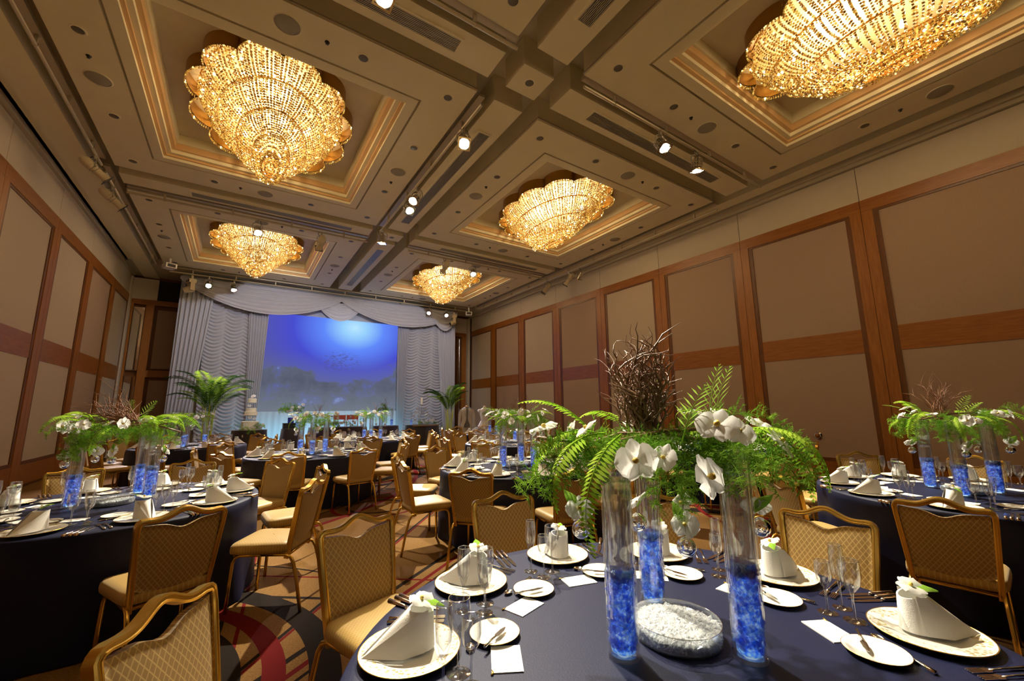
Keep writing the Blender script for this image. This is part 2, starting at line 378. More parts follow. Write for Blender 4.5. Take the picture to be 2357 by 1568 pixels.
# ---------------------------------------------------------------- mesh builder
class MB:
    def __init__(s): s.v = []; s.f = []
    def add(s, vs, fs):
        b = len(s.v); s.v += [tuple(p) for p in vs]; s.f += [tuple(i+b for i in f) for f in fs]; return s
    def box(s, x0, x1, y0, y1, z0, z1):
        return s.add([(x0,y0,z0),(x1,y0,z0),(x1,y1,z0),(x0,y1,z0),(x0,y0,z1),(x1,y0,z1),(x1,y1,z1),(x0,y1,z1)],
            [(3,2,1,0),(4,5,6,7),(0,1,5,4),(1,2,6,5),(2,3,7,6),(3,0,4,7)])
    def lathe(s, prof, n=24, cap0=False, cap1=False, sx=1, sy=1, cx=0, cy=0):
        vs = []; fs = []
        for (r, z) in prof:
            for k in range(n):
                a = 2*PI*k/n; vs.append((cx+r*sx*math.cos(a), cy+r*sy*math.sin(a), z))
        for i in range(len(prof)-1):
            for k in range(n):
                k2 = (k+1) % n; fs.append((i*n+k, i*n+k2, (i+1)*n+k2, (i+1)*n+k))
        if cap0: fs.append(tuple(reversed(range(n))))
        if cap1: fs.append(tuple(range((len(prof)-1)*n, len(prof)*n)))
        return s.add(vs, fs)
    def tube(s, pts, r, n=6, closed=False, caps=True, up=(0, 0, 1)):
        pts = [Vector(p) for p in pts]; m = len(pts); vs = []; fs = []
        rs = r if isinstance(r, (list, tuple)) else [r]*m
        pu = Vector(up)
        for i, p in enumerate(pts):
            a = pts[i-1] if (i or closed) else p; b = pts[(i+1) % m] if (i < m-1 or closed) else p
            d = (b-a); d = d.normalized() if d.length > 1e-9 else Vector((0, 0, 1))
            x = pu.cross(d)
            if x.length < 1e-4: x = Vector((1, 0, 0)).cross(d)
            if x.length < 1e-4: x = Vector((0, 1, 0)).cross(d)
            x.normalize(); y = d.cross(x).normalized()
            pu = y if abs(y.dot(pu)) > .1 else pu
            for k in range(n):
                t = 2*PI*k/n; vs.append(p + (x*math.cos(t) + y*math.sin(t))*rs[i])
        q = m if closed else m-1
        for i in range(q):
            j = (i+1) % m
            for k in range(n): k2 = (k+1) % n; fs.append((i*n+k, i*n+k2, j*n+k2, j*n+k))
        if caps and not closed: fs.append(tuple(reversed(range(n)))); fs.append(tuple(range((m-1)*n, m*n)))
        return s.add(vs, fs)
    def sweep(s, pts, sect, normals, closed=False):
        # sect: (a, b) pairs; a along 'side', b along normal
        vs = []; fs = []; m = len(pts); n = len(sect)
        for i in range(m):
            a = pts[i-1] if (i or closed) else pts[i]; b = pts[(i+1) % m] if (i < m-1 or closed) else pts[i]
            d = (Vector(b)-Vector(a)).normalized(); nn = Vector(normals[i] if isinstance(normals, list) else normals)
            sd = d.cross(nn).normalized(); nn = sd.cross(d).normalized()
            for (p, q) in sect: vs.append(Vector(pts[i]) + sd*p + nn*q)
        for i in range(m if closed else m-1):
            j = (i+1) % m
            for k in range(n): k2 = (k+1) % n; fs.append((i*n+k, i*n+k2, j*n+k2, j*n+k))
        if not closed: fs.append(tuple(reversed(range(n)))); fs.append(tuple(range((m-1)*n, m*n)))
        return s.add(vs, fs)
    def grid(s, fn, nu, nv, closeu=False):
        vs = [fn(i/(nu if closeu else nu-1), j/(nv-1)) for j in range(nv) for i in range(nu)]; fs = []
        for j in range(nv-1):
            for i in range(nu if closeu else nu-1):
                i2 = (i+1) % nu; fs.append((j*nu+i, j*nu+i2, (j+1)*nu+i2, (j+1)*nu+i))
        return s.add(vs, fs)
    def xf(s, mat, start=0):
        for i in range(start, len(s.v)): s.v[i] = tuple(mat @ Vector(s.v[i]))
        return s
    def mesh(s, name, mat, smooth=True):
        me = bpy.data.meshes.new(name); me.from_pydata(s.v, [], s.f)
        if mat: me.materials.append(mat)
        if smooth: me.polygons.foreach_set('use_smooth', [True]*len(me.polygons))
        me.update(); return me
def sharp(me, ang=40):
    me.set_sharp_from_angle(angle=R(ang)); return me
def link_ob(name, me, parent=None, loc=None, rot=None, scale=None, world_parent=False):
    o = bpy.data.objects.new(name, me); COL.objects.link(o)
    if parent: o.parent = parent
    if loc is not None: o.location = loc
    if rot is not None: o.rotation_euler = rot
    if scale is not None: o.scale = (scale,)*3 if isinstance(scale, (int, float)) else scale
    return o
def tag(o, label, cat, group=None):
    o['label'] = label; o['category'] = cat
    if group: o['group'] = group
    return o
def thing(name, label, cat, loc=(0, 0, 0), rotz=0, group=None, rot=None):
    o = bpy.data.objects.new(name, None); COL.objects.link(o); o.empty_display_size = .1
    o.location = loc; o.rotation_euler = rot if rot is not None else (0, 0, rotz)
    return tag(o, label, cat, group)
def struct(name, me):
    o = link_ob(name, me); o['kind'] = 'structure'; return o
def build(mb, name, mat, parent=None, smooth=True, ang=40, **kw):
    me = mb.mesh(name, mat, smooth)
    if smooth and ang: sharp(me, ang)
    return link_ob(name, me, parent, **kw)
ORD = ['leftmost', 'second from left', 'third from left', 'fourth from left', 'fifth from left', 'sixth from left', 'seventh from left', 'eighth from left', 'ninth from left', 'tenth from left', 'eleventh from left', 'twelfth from left']

# ---------------------------------------------------------------- room dimensions
XL, XR, YB, YF = -3.42, 9.73, 18.75, -4.0
ZW = 6.02           # top of the walls
ZP = 6.10           # underside of the ceiling panels
T = 4.65
ZC = 6.55           # underside of the slab above the channels

# floor
fl = struct('floor', MB().box(XL-.2, XR+.2, YF, YB+.2, -.1, 0).mesh('floor', CARPET, False))

# side walls ------------------------------------------------------------------
def side_wall(name, X, sgn, seams, y0, y1, dz, styl):
    # sgn = +1 when the room lies on the -x side (right wall)
    base = struct(name, MB().box(min(X, X+.2*sgn), max(X, X+.2*sgn), y0, y1, 0, 6.6).mesh(name, WOOD_D, False))
    def bx(nm, ya, yb, za, zb, mat, d):
        m = MB().box(min(X, X-d*sgn), max(X, X-d*sgn), ya, yb, za, zb)
        return build(m, nm, mat, base, smooth=False)
    zb, zr0, zr1, zt, zbt = .38+dz, 2.41+dz*.9, 2.855+dz*.9, 5.05+dz*.6, 5.33+dz*.9
    edges = [y0] + seams + [y1]
    for i in range(len(edges)-1):
        a, b = edges[i], edges[i+1]
        if b-a < .3: continue
        pa = .225 if i else .05; pb = .225 if i < len(edges)-2 else .05
        fm = FABW if styl[i % len(styl)] else FABW2
        bx('fabric_panel', a+pa+.03, b-pb-.03, zr1, zt, fm, .025); bx('fabric_panel', a+pa+.03, b-pb-.03, zb+.07, zr0, fm, .025)
        bx('mid_rail', a+pa, b-pb, zr0, zr1, WOODM, .035)
        bx('top_rail', a+.004, b-.004, zt+.045, zbt, WOODM, .05); bx('base_rail', a+.004, b-.004, .06, zb, WOODM, .05)
        bx('frieze_panel', a+.006, b-.006, zbt+.004, ZW+dz, FRIEZE, .03)
        # stepped bead around the panels
        for za, zb_ in ((zt, zt+.045), (zb, zb+.07)):
            bx('bead_moulding', a+pa-.02, b-pb+.02, za, zb_, WOOD_D, .04)
        bx('bead_moulding', a+pa-.06, a+pa+.03, zb, zt+.045, WOOD_D, .042); bx('bead_moulding', b-pb-.03, b-pb+.06, zb, zt+.045, WOOD_D, .042)
        if i: bx('stile', a+.004, a+pa-.05, .06, zt+.046, WOOD_V, .055)
        if i < len(edges)-2: bx('stile', b-pb+.05, b-.004, .06, zt+.046, WOOD_V, .055)
        bx('plinth', a, b, 0, .058, WOOD_D, .02)
    return base, bx
seR = [4.74+2.29*k for k in range(-2, 6)]
wr, bxr = side_wall('wall_right', XR, 1, seR, -1.2, 18.4, 0, [0, 0, 0, 0, 1, 0, 1, 0, 1])
seL = [11.76-2.36*k for k in range(5, -1, -1)] + [14.08, 16.40]
wl, bxl = side_wall('wall_left', XL, -1, seL, YF, 18.4, .07, [1, 1, 1, 1, 1, 1, 1, 0, 1])
# little round wall sockets on the right wall panels
for k, (y, z, lab) in enumerate(((3.63, .86, 'small round wood-and-chrome door stud on right wall, left of table vases'), (1.39, .79, 'small round door stud on right wall behind the right table vases'))):
    t_ = thing('wall_stud', lab, 'door stud', (XR-.026, y, z), 0, 'round studs on the right wall')
    m = MB().lathe([(0, 0), (.075, 0), (.075, .012), (.055, .03), (.05, .03)], 20); m.xf(Matrix.Rotation(-PI/2, 4, 'Y')); build(m, 'collar', CHROME, t_)
    m = MB().lathe([(.045, 0), (.048, .03), (.03, .05), (0, .055)], 16); m.xf(Matrix.Rotation(-PI/2, 4, 'Y')); build(m, 'knob', WOOD_V, t_)

# back wall --------------------------------------------------------------------
wb = struct('wall_back', MB().box(XL-.2, XR+.2, YB, YB+.2, 0, 6.6).mesh('wall_back', WOOD_D, False))
def bxb(nm, x0, x1, z0, z1, mat, d, y=YB): return build(MB().box(x0, x1, y-d, y, z0, z1), nm, mat, wb, smooth=False)
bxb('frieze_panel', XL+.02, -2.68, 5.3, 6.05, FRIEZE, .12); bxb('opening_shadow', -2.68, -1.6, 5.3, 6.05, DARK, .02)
bxb('head_rail', XL+.02, -1.6, 5.12, 5.3, WOODM, .14)
bxb('corner_post', XL, XL+.08, 0, 6.05, FRIEZE, .35)
bxb('stile', XL+.09, -3.27, 0, 5.12, WOOD_V, .13); bxb('mirror_panel', -3.25, -2.96, 2.85, 5.02, MIRROR, .10); bxb('mirror_panel', -3.25, -2.96, .45, 2.6, MIRROR, .10)
bxb('chrome_strip', -3.25, -2.96, 2.6, 2.63, CHROME, .13); bxb('chrome_strip', -3.25, -2.96, 2.82, 2.85, CHROME, .13)
bxb('stile', -2.94, -2.72, 0, 5.12, WOOD_V, .13); bxb('panel', -2.62, -1.7, 2.9, 4.98, FABW2, .05); bxb('rail', -2.72, -1.6, 2.6, 2.84, WOODM, .12); bxb('panel', -2.62, -1.7, .4, 2.5, FABW2, .05)
bxb('frieze_panel', 8.3, XR-.02, 5.25, 6.02, FRIEZE, .12); bxb('head_rail', 8.3, XR-.02, 5.05, 5.25, WOODM, .14)
bxb('stile', 8.5, 8.92, 0, 5.05, WOOD_V, .12); bxb('stile', 9.28, XR-.03, 0, 5.05, WOOD_V, .13); bxb('corner_post', 9.52, 9.66, 0, 6.02, CEIL_D, .3)
m = MB().lathe([(.035, .1), (.035, 4.9)], 12, True, True, cx=9.1, cy=YB-.2); build(m, 'chrome_pole', CHROME, wb)

# ceiling ------------------------------------------------------------------------
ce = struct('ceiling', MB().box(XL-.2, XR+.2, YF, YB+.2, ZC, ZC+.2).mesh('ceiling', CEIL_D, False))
def cpart(mb, nm, mat, smooth=False): return build(mb, nm, mat, ce, smooth)
px = [(-.502*T, .556*T), (.80*T, 1.882*T)]
py = [(.795*T-1.158*T, .795*T), (1.029*T, 2.187*T), (2.408*T, 3.57*T)]
BAYN = {(0, 0): 'nearest left', (1, 0): 'nearest right', (0, 1): 'middle left', (1, 1): 'middle right', (0, 2): 'far left', (1, 2): 'far right'}
def ringbox(x0, x1, y0, y1, ix, iy, z0, z1):
    m = MB(); X0, X1, Y0, Y1 = x0+ix, x1-ix, y0+iy, y1-iy
    v = [(x0,y0),(x1,y0),(x1,y1),(x0,y1),(X0,Y0),(X1,Y0),(X1,Y1),(X0,Y1)]
    vs = [(a, b, z0) for a, b in v] + [(a, b, z1) for a, b in v]; fs = []
    for k in range(4):
        k2 = (k+1) % 4
        fs += [(k2, k, 4+k, 4+k2), (8+k, 8+k2, 12+k2, 12+k), (k, k2, 8+k2, 8+k), (4+k2, 4+k, 12+k, 12+k2)]
    return m.add(vs, fs)
BAYC = {}
for i, (x0, x1) in enumerate(px):
    for j, (y0, y1) in enumerate(py):
        BAYC[(i, j)] = ((x0+x1)/2, (y0+y1)/2)
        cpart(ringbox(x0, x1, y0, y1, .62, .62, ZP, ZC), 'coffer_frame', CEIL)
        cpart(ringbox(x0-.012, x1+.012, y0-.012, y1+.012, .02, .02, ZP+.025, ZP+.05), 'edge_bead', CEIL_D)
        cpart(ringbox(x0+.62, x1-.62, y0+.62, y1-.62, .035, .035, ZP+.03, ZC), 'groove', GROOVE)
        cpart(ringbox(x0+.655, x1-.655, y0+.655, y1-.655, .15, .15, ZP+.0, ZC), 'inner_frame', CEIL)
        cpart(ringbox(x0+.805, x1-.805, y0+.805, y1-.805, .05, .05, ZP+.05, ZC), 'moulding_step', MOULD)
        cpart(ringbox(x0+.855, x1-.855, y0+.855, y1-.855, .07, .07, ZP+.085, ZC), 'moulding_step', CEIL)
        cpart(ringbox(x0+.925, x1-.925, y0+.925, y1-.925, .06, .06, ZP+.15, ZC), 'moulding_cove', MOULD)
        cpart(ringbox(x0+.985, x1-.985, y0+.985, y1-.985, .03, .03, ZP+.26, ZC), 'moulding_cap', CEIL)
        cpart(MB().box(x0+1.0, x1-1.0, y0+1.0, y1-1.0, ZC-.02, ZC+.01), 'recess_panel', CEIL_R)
# dropped beams in the channels
bx0, bx1 = .622*T, .732*T
for (ya, yb) in ((py[0][0], .795*T), (1.029*T, 2.187*T), (2.408*T, 3.57*T)):
    cpart(MB().box(bx0, bx1, ya, yb, ZP, ZC), 'beam_box', CEIL)
for (ya, yb) in ((.858*T, .962*T), (2.25*T, 2.345*T)):
    for (xa, xb) in px: cpart(MB().box(xa, xb, ya, yb, ZP, ZC), 'beam_box', CEIL)
    cpart(MB().box(bx0, bx1, ya, yb, ZP, ZC), 'crossing_block', CEIL)
# perimeter soffits and cornices
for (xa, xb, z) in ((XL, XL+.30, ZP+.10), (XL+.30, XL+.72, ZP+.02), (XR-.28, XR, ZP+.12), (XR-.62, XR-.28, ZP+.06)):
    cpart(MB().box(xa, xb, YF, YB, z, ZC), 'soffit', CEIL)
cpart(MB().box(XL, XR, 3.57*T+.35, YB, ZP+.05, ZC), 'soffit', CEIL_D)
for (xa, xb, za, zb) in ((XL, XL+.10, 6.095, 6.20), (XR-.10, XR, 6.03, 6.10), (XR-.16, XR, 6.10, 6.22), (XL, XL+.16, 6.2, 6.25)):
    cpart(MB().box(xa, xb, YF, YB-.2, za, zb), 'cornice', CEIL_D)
# air grilles on the beams: frame and slats
def grille(x0, x1, y0, y1, lab):
    t_ = thing('air_grille', lab, 'vent', ((x0+x1)/2, (y0+y1)/2, ZP-.012), 0, 'air grilles in the ceiling beams')
    ax, ay = (x1-x0)/2, (y1-y0)/2
    build(ringbox(-ax-.03, ax+.03, -ay-.03, ay+.03, .03, .03, -.006, .012), 'frame', CEIL, t_, False)
    build(MB().box(-ax, ax, -ay, ay, .008, .012), 'backing', DARK, t_, False)
    if ax < ay: sl = MB().box(-.006, .006, -ay, ay, -.004, .008).mesh('slat', METAL_G, False); n = 9; 
    else: sl = MB().box(-ax, ax, -.006, .006, -.004, .008).mesh('slat', METAL_G, False); n = 9
    for k in range(n):
        q = -min(ax, ay) + (k+.5)/n*2*min(ax, ay)
        link_ob('slat', sl, t_, loc=(q, 0, 0) if ax < ay else (0, q, 0))
bc = (bx0+bx1)/2
for k, (ya, yb, nm) in enumerate(((1.3, 3.1, 'nearest centre beam, at top edge'), (5.55, 9.6, 'long one in the middle centre beam'), (11.7, 15.9, 'far centre beam before the curtain'))):
    grille(bc-.10, bc+.10, ya, yb, 'dark slatted air grille, %s' % nm)
for (xa, xb, y, nm) in ((-.4, 2.0, .91, 'near cross beam left of the crossing block'), (4.35, 7.9, .91, 'near cross beam right of the crossing block'), (-1.2, 2.1, 2.30, 'far cross beam left half'), (4.6, 8.1, 2.30, 'far cross beam right half')):
    grille(xa, xb, y*T-.10, y*T+.10, 'slatted air grille, %s' % nm)
# recessed downlights, speakers and sprinklers set into the panels
dl_ring = MB().lathe([(.055, .03), (.058, 0), (.082, -.006), (.09, .004)], 20).mesh('ring', CEIL, True)
dl_shade = MB().lathe([(0, -.003), (.057, -.003), (.062, -.0005)], 20).mesh('recess_shade', pbr('downlight_shade', (.13, .115, .085), rough=.4), True)  # flat disc coloured dark for the shade inside the recess
sp_m = MB().lathe([(0, -.004), (.135, -.004), (.145, .002)], 28).mesh('grille', SPKM, True)
sp_r = MB().lathe([(.145, -.006), (.16, .002)], 28).mesh('ring', CEIL, True)
spr_m = MB().lathe([(.03, .002), (.03, -.006), (.012, -.01), (.012, -.025), (.02, -.03), (0, -.032)], 12).mesh('sprinkler', BLACK, True)
for key, (cx, cy) in BAYC.items():
    (x0, x1), (y0, y1) = px[key[0]], py[key[1]]
    spots = [(x0+.31, y0+.35), (x1-.31, y0+.35), (x0+.31, y1-.35), (x1-.31, y1-.35), (x0+.31, cy-.9), (x1-.31, cy-.9), (cx-.9, y1-.31), (cx+.9, y1-.31), (cx-.9, y0+.31), (cx+.9, y0+.31), (x0+.31, cy+.9), (x1-.31, cy+.9)]
    vis = [p for p in spots if 0 <= proj((p[0], p[1], ZP))[0] <= 2357 and 0 <= proj((p[0], p[1], ZP))[1] <= 1568]
    vis.sort(key=lambda p: proj((p[0], p[1], ZP))[0])
    for k, p in enumerate(vis):
        t_ = thing('downlight', 'small recessed downlight, %s in the %s ceiling bay' % (ORD[k], BAYN[key]), 'downlight', (p[0], p[1], ZP-.002), 0, 'recessed downlights')
        link_ob('ring', dl_ring, t_); link_ob('recess_shade', dl_shade, t_)
    sps = [(x0+.31, cy), (x1-.31, cy), (cx, y1-.31), (cx, y0+.31)]
    vis = [p for p in sps if 0 <= proj((p[0], p[1], ZP))[0] <= 2357 and 0 <= proj((p[0], p[1], ZP))[1] <= 1568]
    vis.sort(key=lambda p: proj((p[0], p[1], ZP))[0])
    for k, p in enumerate(vis):
        t_ = thing('ceiling_speaker', 'flat round ceiling speaker, %s in the %s ceiling bay' % (ORD[k], BAYN[key]), 'speaker', (p[0], p[1], ZP-.002), 0, 'round ceiling speakers')
        link_ob('grille', sp_m, t_); link_ob('ring', sp_r, t_)
    spk = [(x0+.31, cy-.45), (x1-.31, cy+.45), (cx-.45, y1-.31), (cx+.45, y0+.31)]
    vis = [p for p in spk if 0 <= proj((p[0], p[1], ZP))[0] <= 2357 and 0 <= proj((p[0], p[1], ZP))[1] <= 1568]
    vis.sort(key=lambda p: proj((p[0], p[1], ZP))[0])
    for k, p in enumerate(vis):
        tag(link_ob('sprinkler', spr_m, None, loc=(p[0], p[1], ZP)), 'tiny dark ceiling sprinkler, %s in the %s ceiling bay' % (ORD[k], BAYN[key]), 'sprinkler', 'ceiling sprinklers')
t_ = thing('downlight', 'recessed downlight in the square ceiling block at the beam crossing', 'downlight', (bc, .91*T, ZP-.002)); link_ob('ring', dl_ring, t_); link_ob('recess_shade', dl_shade, t_)
t_ = thing('downlight', 'recessed downlight in the far square block before the screen', 'downlight', (bc, 2.30*T, ZP-.002)); link_ob('ring', dl_ring, t_); link_ob('recess_shade', dl_shade, t_)

# ---------------------------------------------------------------- chandeliers
OCT = np.array([(1,0,0),(-1,0,0),(0,1,0),(0,-1,0),(0,0,1),(0,0,-1)], float)
OCF = [(0,2,4),(2,1,4),(1,3,4),(3,0,4),(2,0,5),(1,2,5),(3,1,5),(0,3,5)]
def blobs(centres, radii, name, mat, jitter=0.0, stretch=1.0, seed=1):
    rs = np.random.RandomState(seed); n = len(centres); C_ = np.asarray(centres, float); r = np.asarray(radii, float).reshape(-1, 1, 1)
    V = np.repeat(OCT[None], n, 0)*r
    V[:, :, 2] *= stretch
    if jitter:
        ang = rs.rand(n)*6.28; c, s = np.cos(ang), np.sin(ang); ang2 = rs.rand(n)*3; c2, s2 = np.cos(ang2), np.sin(ang2)
        x, y, z = V[:, :, 0].copy(), V[:, :, 1].copy(), V[:, :, 2].copy()
        V[:, :, 0] = x*c[:, None]-y*s[:, None]; yy = x*s[:, None]+y*c[:, None]
        V[:, :, 1] = yy*c2[:, None]-z*s2[:, None]; V[:, :, 2] = yy*s2[:, None]+z*c2[:, None]
        V *= (1+jitter*(rs.rand(n, 6, 1)-.5))
    V += C_[:, None, :]
    F = (np.array(OCF)[None]+6*np.arange(n)[:, None, None]).reshape(-1, 3)
    me = bpy.data.meshes.new(name); me.from_pydata(V.reshape(-1, 3).tolist(), [], F.tolist()); me.materials.append(mat); me.update(); return me
EXT = .52
def ell(a, th): return (a*math.cos(th), (a+EXT*min(1, a/.25))*math.sin(th))
TIERS = [((1.02, .27), (.78, -.05)), ((.76, -.08), (.50, -.33)), ((.48, -.36), (.26, -.55)), ((.24, -.57), (.13, -.66))]
def chandelier_meshes():
    rs = random.Random(3); C_ = []; Rr = []
    for ti, ((a0, z0), (a1, z1)) in enumerate(TIERS):
        per = PI*(2*a0+EXT)
        for layer in range(2):
            n = int(per/(.062 if layer == 0 else .085)); L = math.hypot(a0-a1, z0-z1)+.06; m_ = int(L/.036)
            for k in range(n):
                th = 2*PI*(k+.5*layer)/n
                sc_ = 1+.035*abs(math.cos(5*th))
                for j in range(m_+1):
                    t = j/m_; bul = math.sin(PI*t)*.045
                    a = (a0+(a1-a0)*t)*sc_+bul*.8-layer*.05; z = z0+(z1-z0)*t-bul*.5+layer*.03
                    x, y = ell(a, th); C_.append((x, y, z)); Rr.append(.0165+.006*rs.random())
        # fringe under the ring
        n = int(PI*(2*a1+EXT)/.035)
        for k in range(n):
            th = 2*PI*k/n; x, y = ell(a1+.015, th)
            for j in range(3): C_.append((x, y, z1-.02-.028*j)); Rr.append(.013)
    # concentric oval rings of drops under the tip
    for (a, z) in ((.12, -.72), (.07, -.75), (.02, -.78)):
        n = int(PI*(2*a+EXT*min(1, a/.25))/.03)
        for k in range(n):
            th = 2*PI*k/n; x, y = ell(a, th); C_.append((x, y, z)); Rr.append(.016); C_.append((x, y, z+.035)); Rr.append(.014)
    beads = blobs(C_, Rr, 'crystal_strands', BEAD, jitter=.25)
    rings = []
    for ti, ((a0, z0), (a1, z1)) in enumerate(TIERS):
        pts = [(*ell(a1, 2*PI*k/56), z1-.005) for k in range(56)]
        rings.append(MB().tube(pts, .012, 5, closed=True).mesh('tier_ring', CH_RING))
    pts = [(*ell(1.03, 2*PI*k/56), .285) for k in range(56)]
    rings.append(MB().tube(pts, .014, 5, closed=True).mesh('tier_ring', CH_GOLD))
    for (a, z) in ((.12, -.705), (.07, -.735)):
        rings.append(MB().tube([(*ell(a, 2*PI*k/30), z) for k in range(30)], .009, 5, closed=True).mesh('tier_ring', CH_RING))
    pet = []; n = 12
    for k in range(n):
        a0, a1 = 2*PI*k/n, 2*PI*(k+1)/n
        for hi in (0,):
            def fn(u, v, a0=a0, a1=a1):
                th = a0+(a1-a0)*u; bul = math.sin(PI*u)**.7*.16; x, y = ell(1.05+bul, th); return (x, y, .14+.24*v)
            m = MB().grid(fn, 13, 2)
            def fn2(u, v, a0=a0, a1=a1):
                th = a0+(a1-a0)*u; bul = math.sin(PI*u)**.7*.16; x, y = ell(1.035+bul, th); return (x, y, .38-.24*v)
            m.grid(fn2, 13, 2)
            me = m.mesh('petal_band', CH_GOLD); pet.append(me)
            C2 = []; R2 = []
            for q in range(26):
                u = q/25; th = a0+(a1-a0)*u; bul = math.sin(PI*u)**.7*.16; x, y = ell(1.045+bul, th)
                for z in (.12, .095): C2.append((x, y, z)); R2.append(.013)
            pet.append(blobs(C2, R2, 'petal_fringe', BEAD, jitter=.2, stretch=1.3, seed=k))
    top = MB().lathe([(.0, .40), (.35, .40), (.35, .44), (0, .44)], 24, sy=1.6).mesh('canopy', CH_GOLD)
    bulb = MB().lathe([(0, -.05), (.03, -.03), (.035, 0), (.02, .04), (.012, .07)], 10).mesh('bulb', emit('bulb_glow', (1, .8, .45), 10))
    return beads, rings, pet, top, bulb
CHM = chandelier_meshes()
ZCH = ZP+.08
for key, lab in (((0, 1), 'large golden crystal chandelier in the middle left ceiling bay'), ((1, 1), 'golden crystal chandelier in the middle right ceiling bay'),
                 ((0, 2), 'golden crystal chandelier in the far left bay before the curtain'), ((1, 2), 'smallest looking golden crystal chandelier, far right ceiling bay'),
                 ((1, 0), 'huge golden crystal chandelier cut off by the top right corner'),
                 ((0, 0), 'golden crystal chandelier in the nearest left bay, above the viewpoint')):
    cx, cy = BAYC[key]
    t_ = thing('chandelier', lab, 'chandelier', (cx, cy, ZCH), 0, 'tiered crystal chandeliers')
    b_ = link_ob('crystal_strands', CHM[0], t_); b_['kind'] = 'stuff'
    for r_ in CHM[1]: link_ob('tier_ring', r_, t_)
    for q in range(0, len(CHM[2]), 2):
        pb = link_ob('petal_band', CHM[2][q], t_); f_ = link_ob('petal_fringe', CHM[2][q+1], pb); f_['kind'] = 'stuff'
    link_ob('canopy', CHM[3], t_)
    for q in range(10):
        x, y = ell(.5, 2*PI*q/10); link_ob('bulb', CHM[4], t_, loc=(x, y, .1))
    for yy in (-.55, .55):
        L = bpy.data.lights.new('chandelier_light', 'POINT'); L.energy = CHAND_W/2; L.color = CHAND_COL; L.shadow_soft_size = .30
        lo = bpy.data.objects.new('chandelier_light', L); COL.objects.link(lo); lo.location = (cx, cy+yy, ZCH-.05)

# ---------------------------------------------------------------- lighting rails and spotlights
def rail(p0, p1, lab, hang=.18):
    p0, p1 = Vector(p0), Vector(p1); d = (p1-p0); L = d.length
    t_ = thing('lighting_rail', lab, 'lighting rail', p0, math.atan2(d.y, d.x), 'lighting rails under the ceiling')
    build(MB().tube([(0, 0, 0), (L, 0, 0)], .024, 8), 'pipe', RAILM, t_)
    build(MB().box(0, L, -.05, .05, hang-.05, hang), 'trunking', RAILM, t_, False)
    cl = MB().box(-.018, .018, -.02, .02, .02, hang-.05).tube([(0, -.035, 0), (0, 0, -.036), (0, .035, 0), (0, 0, .036)], .008, 4, closed=True).mesh('clamp', RAILM, False)
    n = max(2, int(L/1.15))
    hg = MB().tube([(0, 0, hang-.005), (0, 0, ZC-p0.z)], .007, 5).mesh('hanger', RAILM)
    for k in range(max(2, int(L/2.2))): link_ob('hanger', hg, t_, loc=((k+.5)*L/max(2, int(L/2.2)), 0, 0))
    for k in range(n): link_ob('clamp', cl, t_, loc=((k+.5)*L/n, 0, 0))
    return t_
ZR = 5.97
rail((-2.3, .805*T, ZR), (2.6, .805*T, ZR), 'pipe lighting rail, near cross channel left of the beam crossing')
rail((3.75, .805*T, ZR), (8.75, .805*T, ZR), 'pipe lighting rail, near cross channel right of the beam crossing')
rail((2.70, 1.04*T, ZR), (2.70, 2.18*T, ZR), 'pipe lighting rail along the middle centre beam')
rail((-2.3, 2.375*T, ZR), (2.6, 2.375*T, ZR), 'pipe lighting rail across the far left channel')
rail((3.75, 2.375*T, ZR), (8.7, 2.375*T, ZR), 'pipe lighting rail across the far right channel')
rail((-2.50, 1.5, ZR+.05), (-2.50, 10.1, ZR+.05), 'pipe lighting rail along the left wall, nearer length')
rail((-2.50, 10.4, ZR+.05), (-2.50, 16.4, ZR+.05), 'pipe lighting rail along the left wall, farther length')
rail((8.95, 4.8, ZR), (8.95, 16.4, ZR), 'pipe lighting rail along the right wall')
rail((-2.2, 16.80, ZR-.03), (8.6, 16.80, ZR-.03), 'pipe lighting rail above the stage curtain')

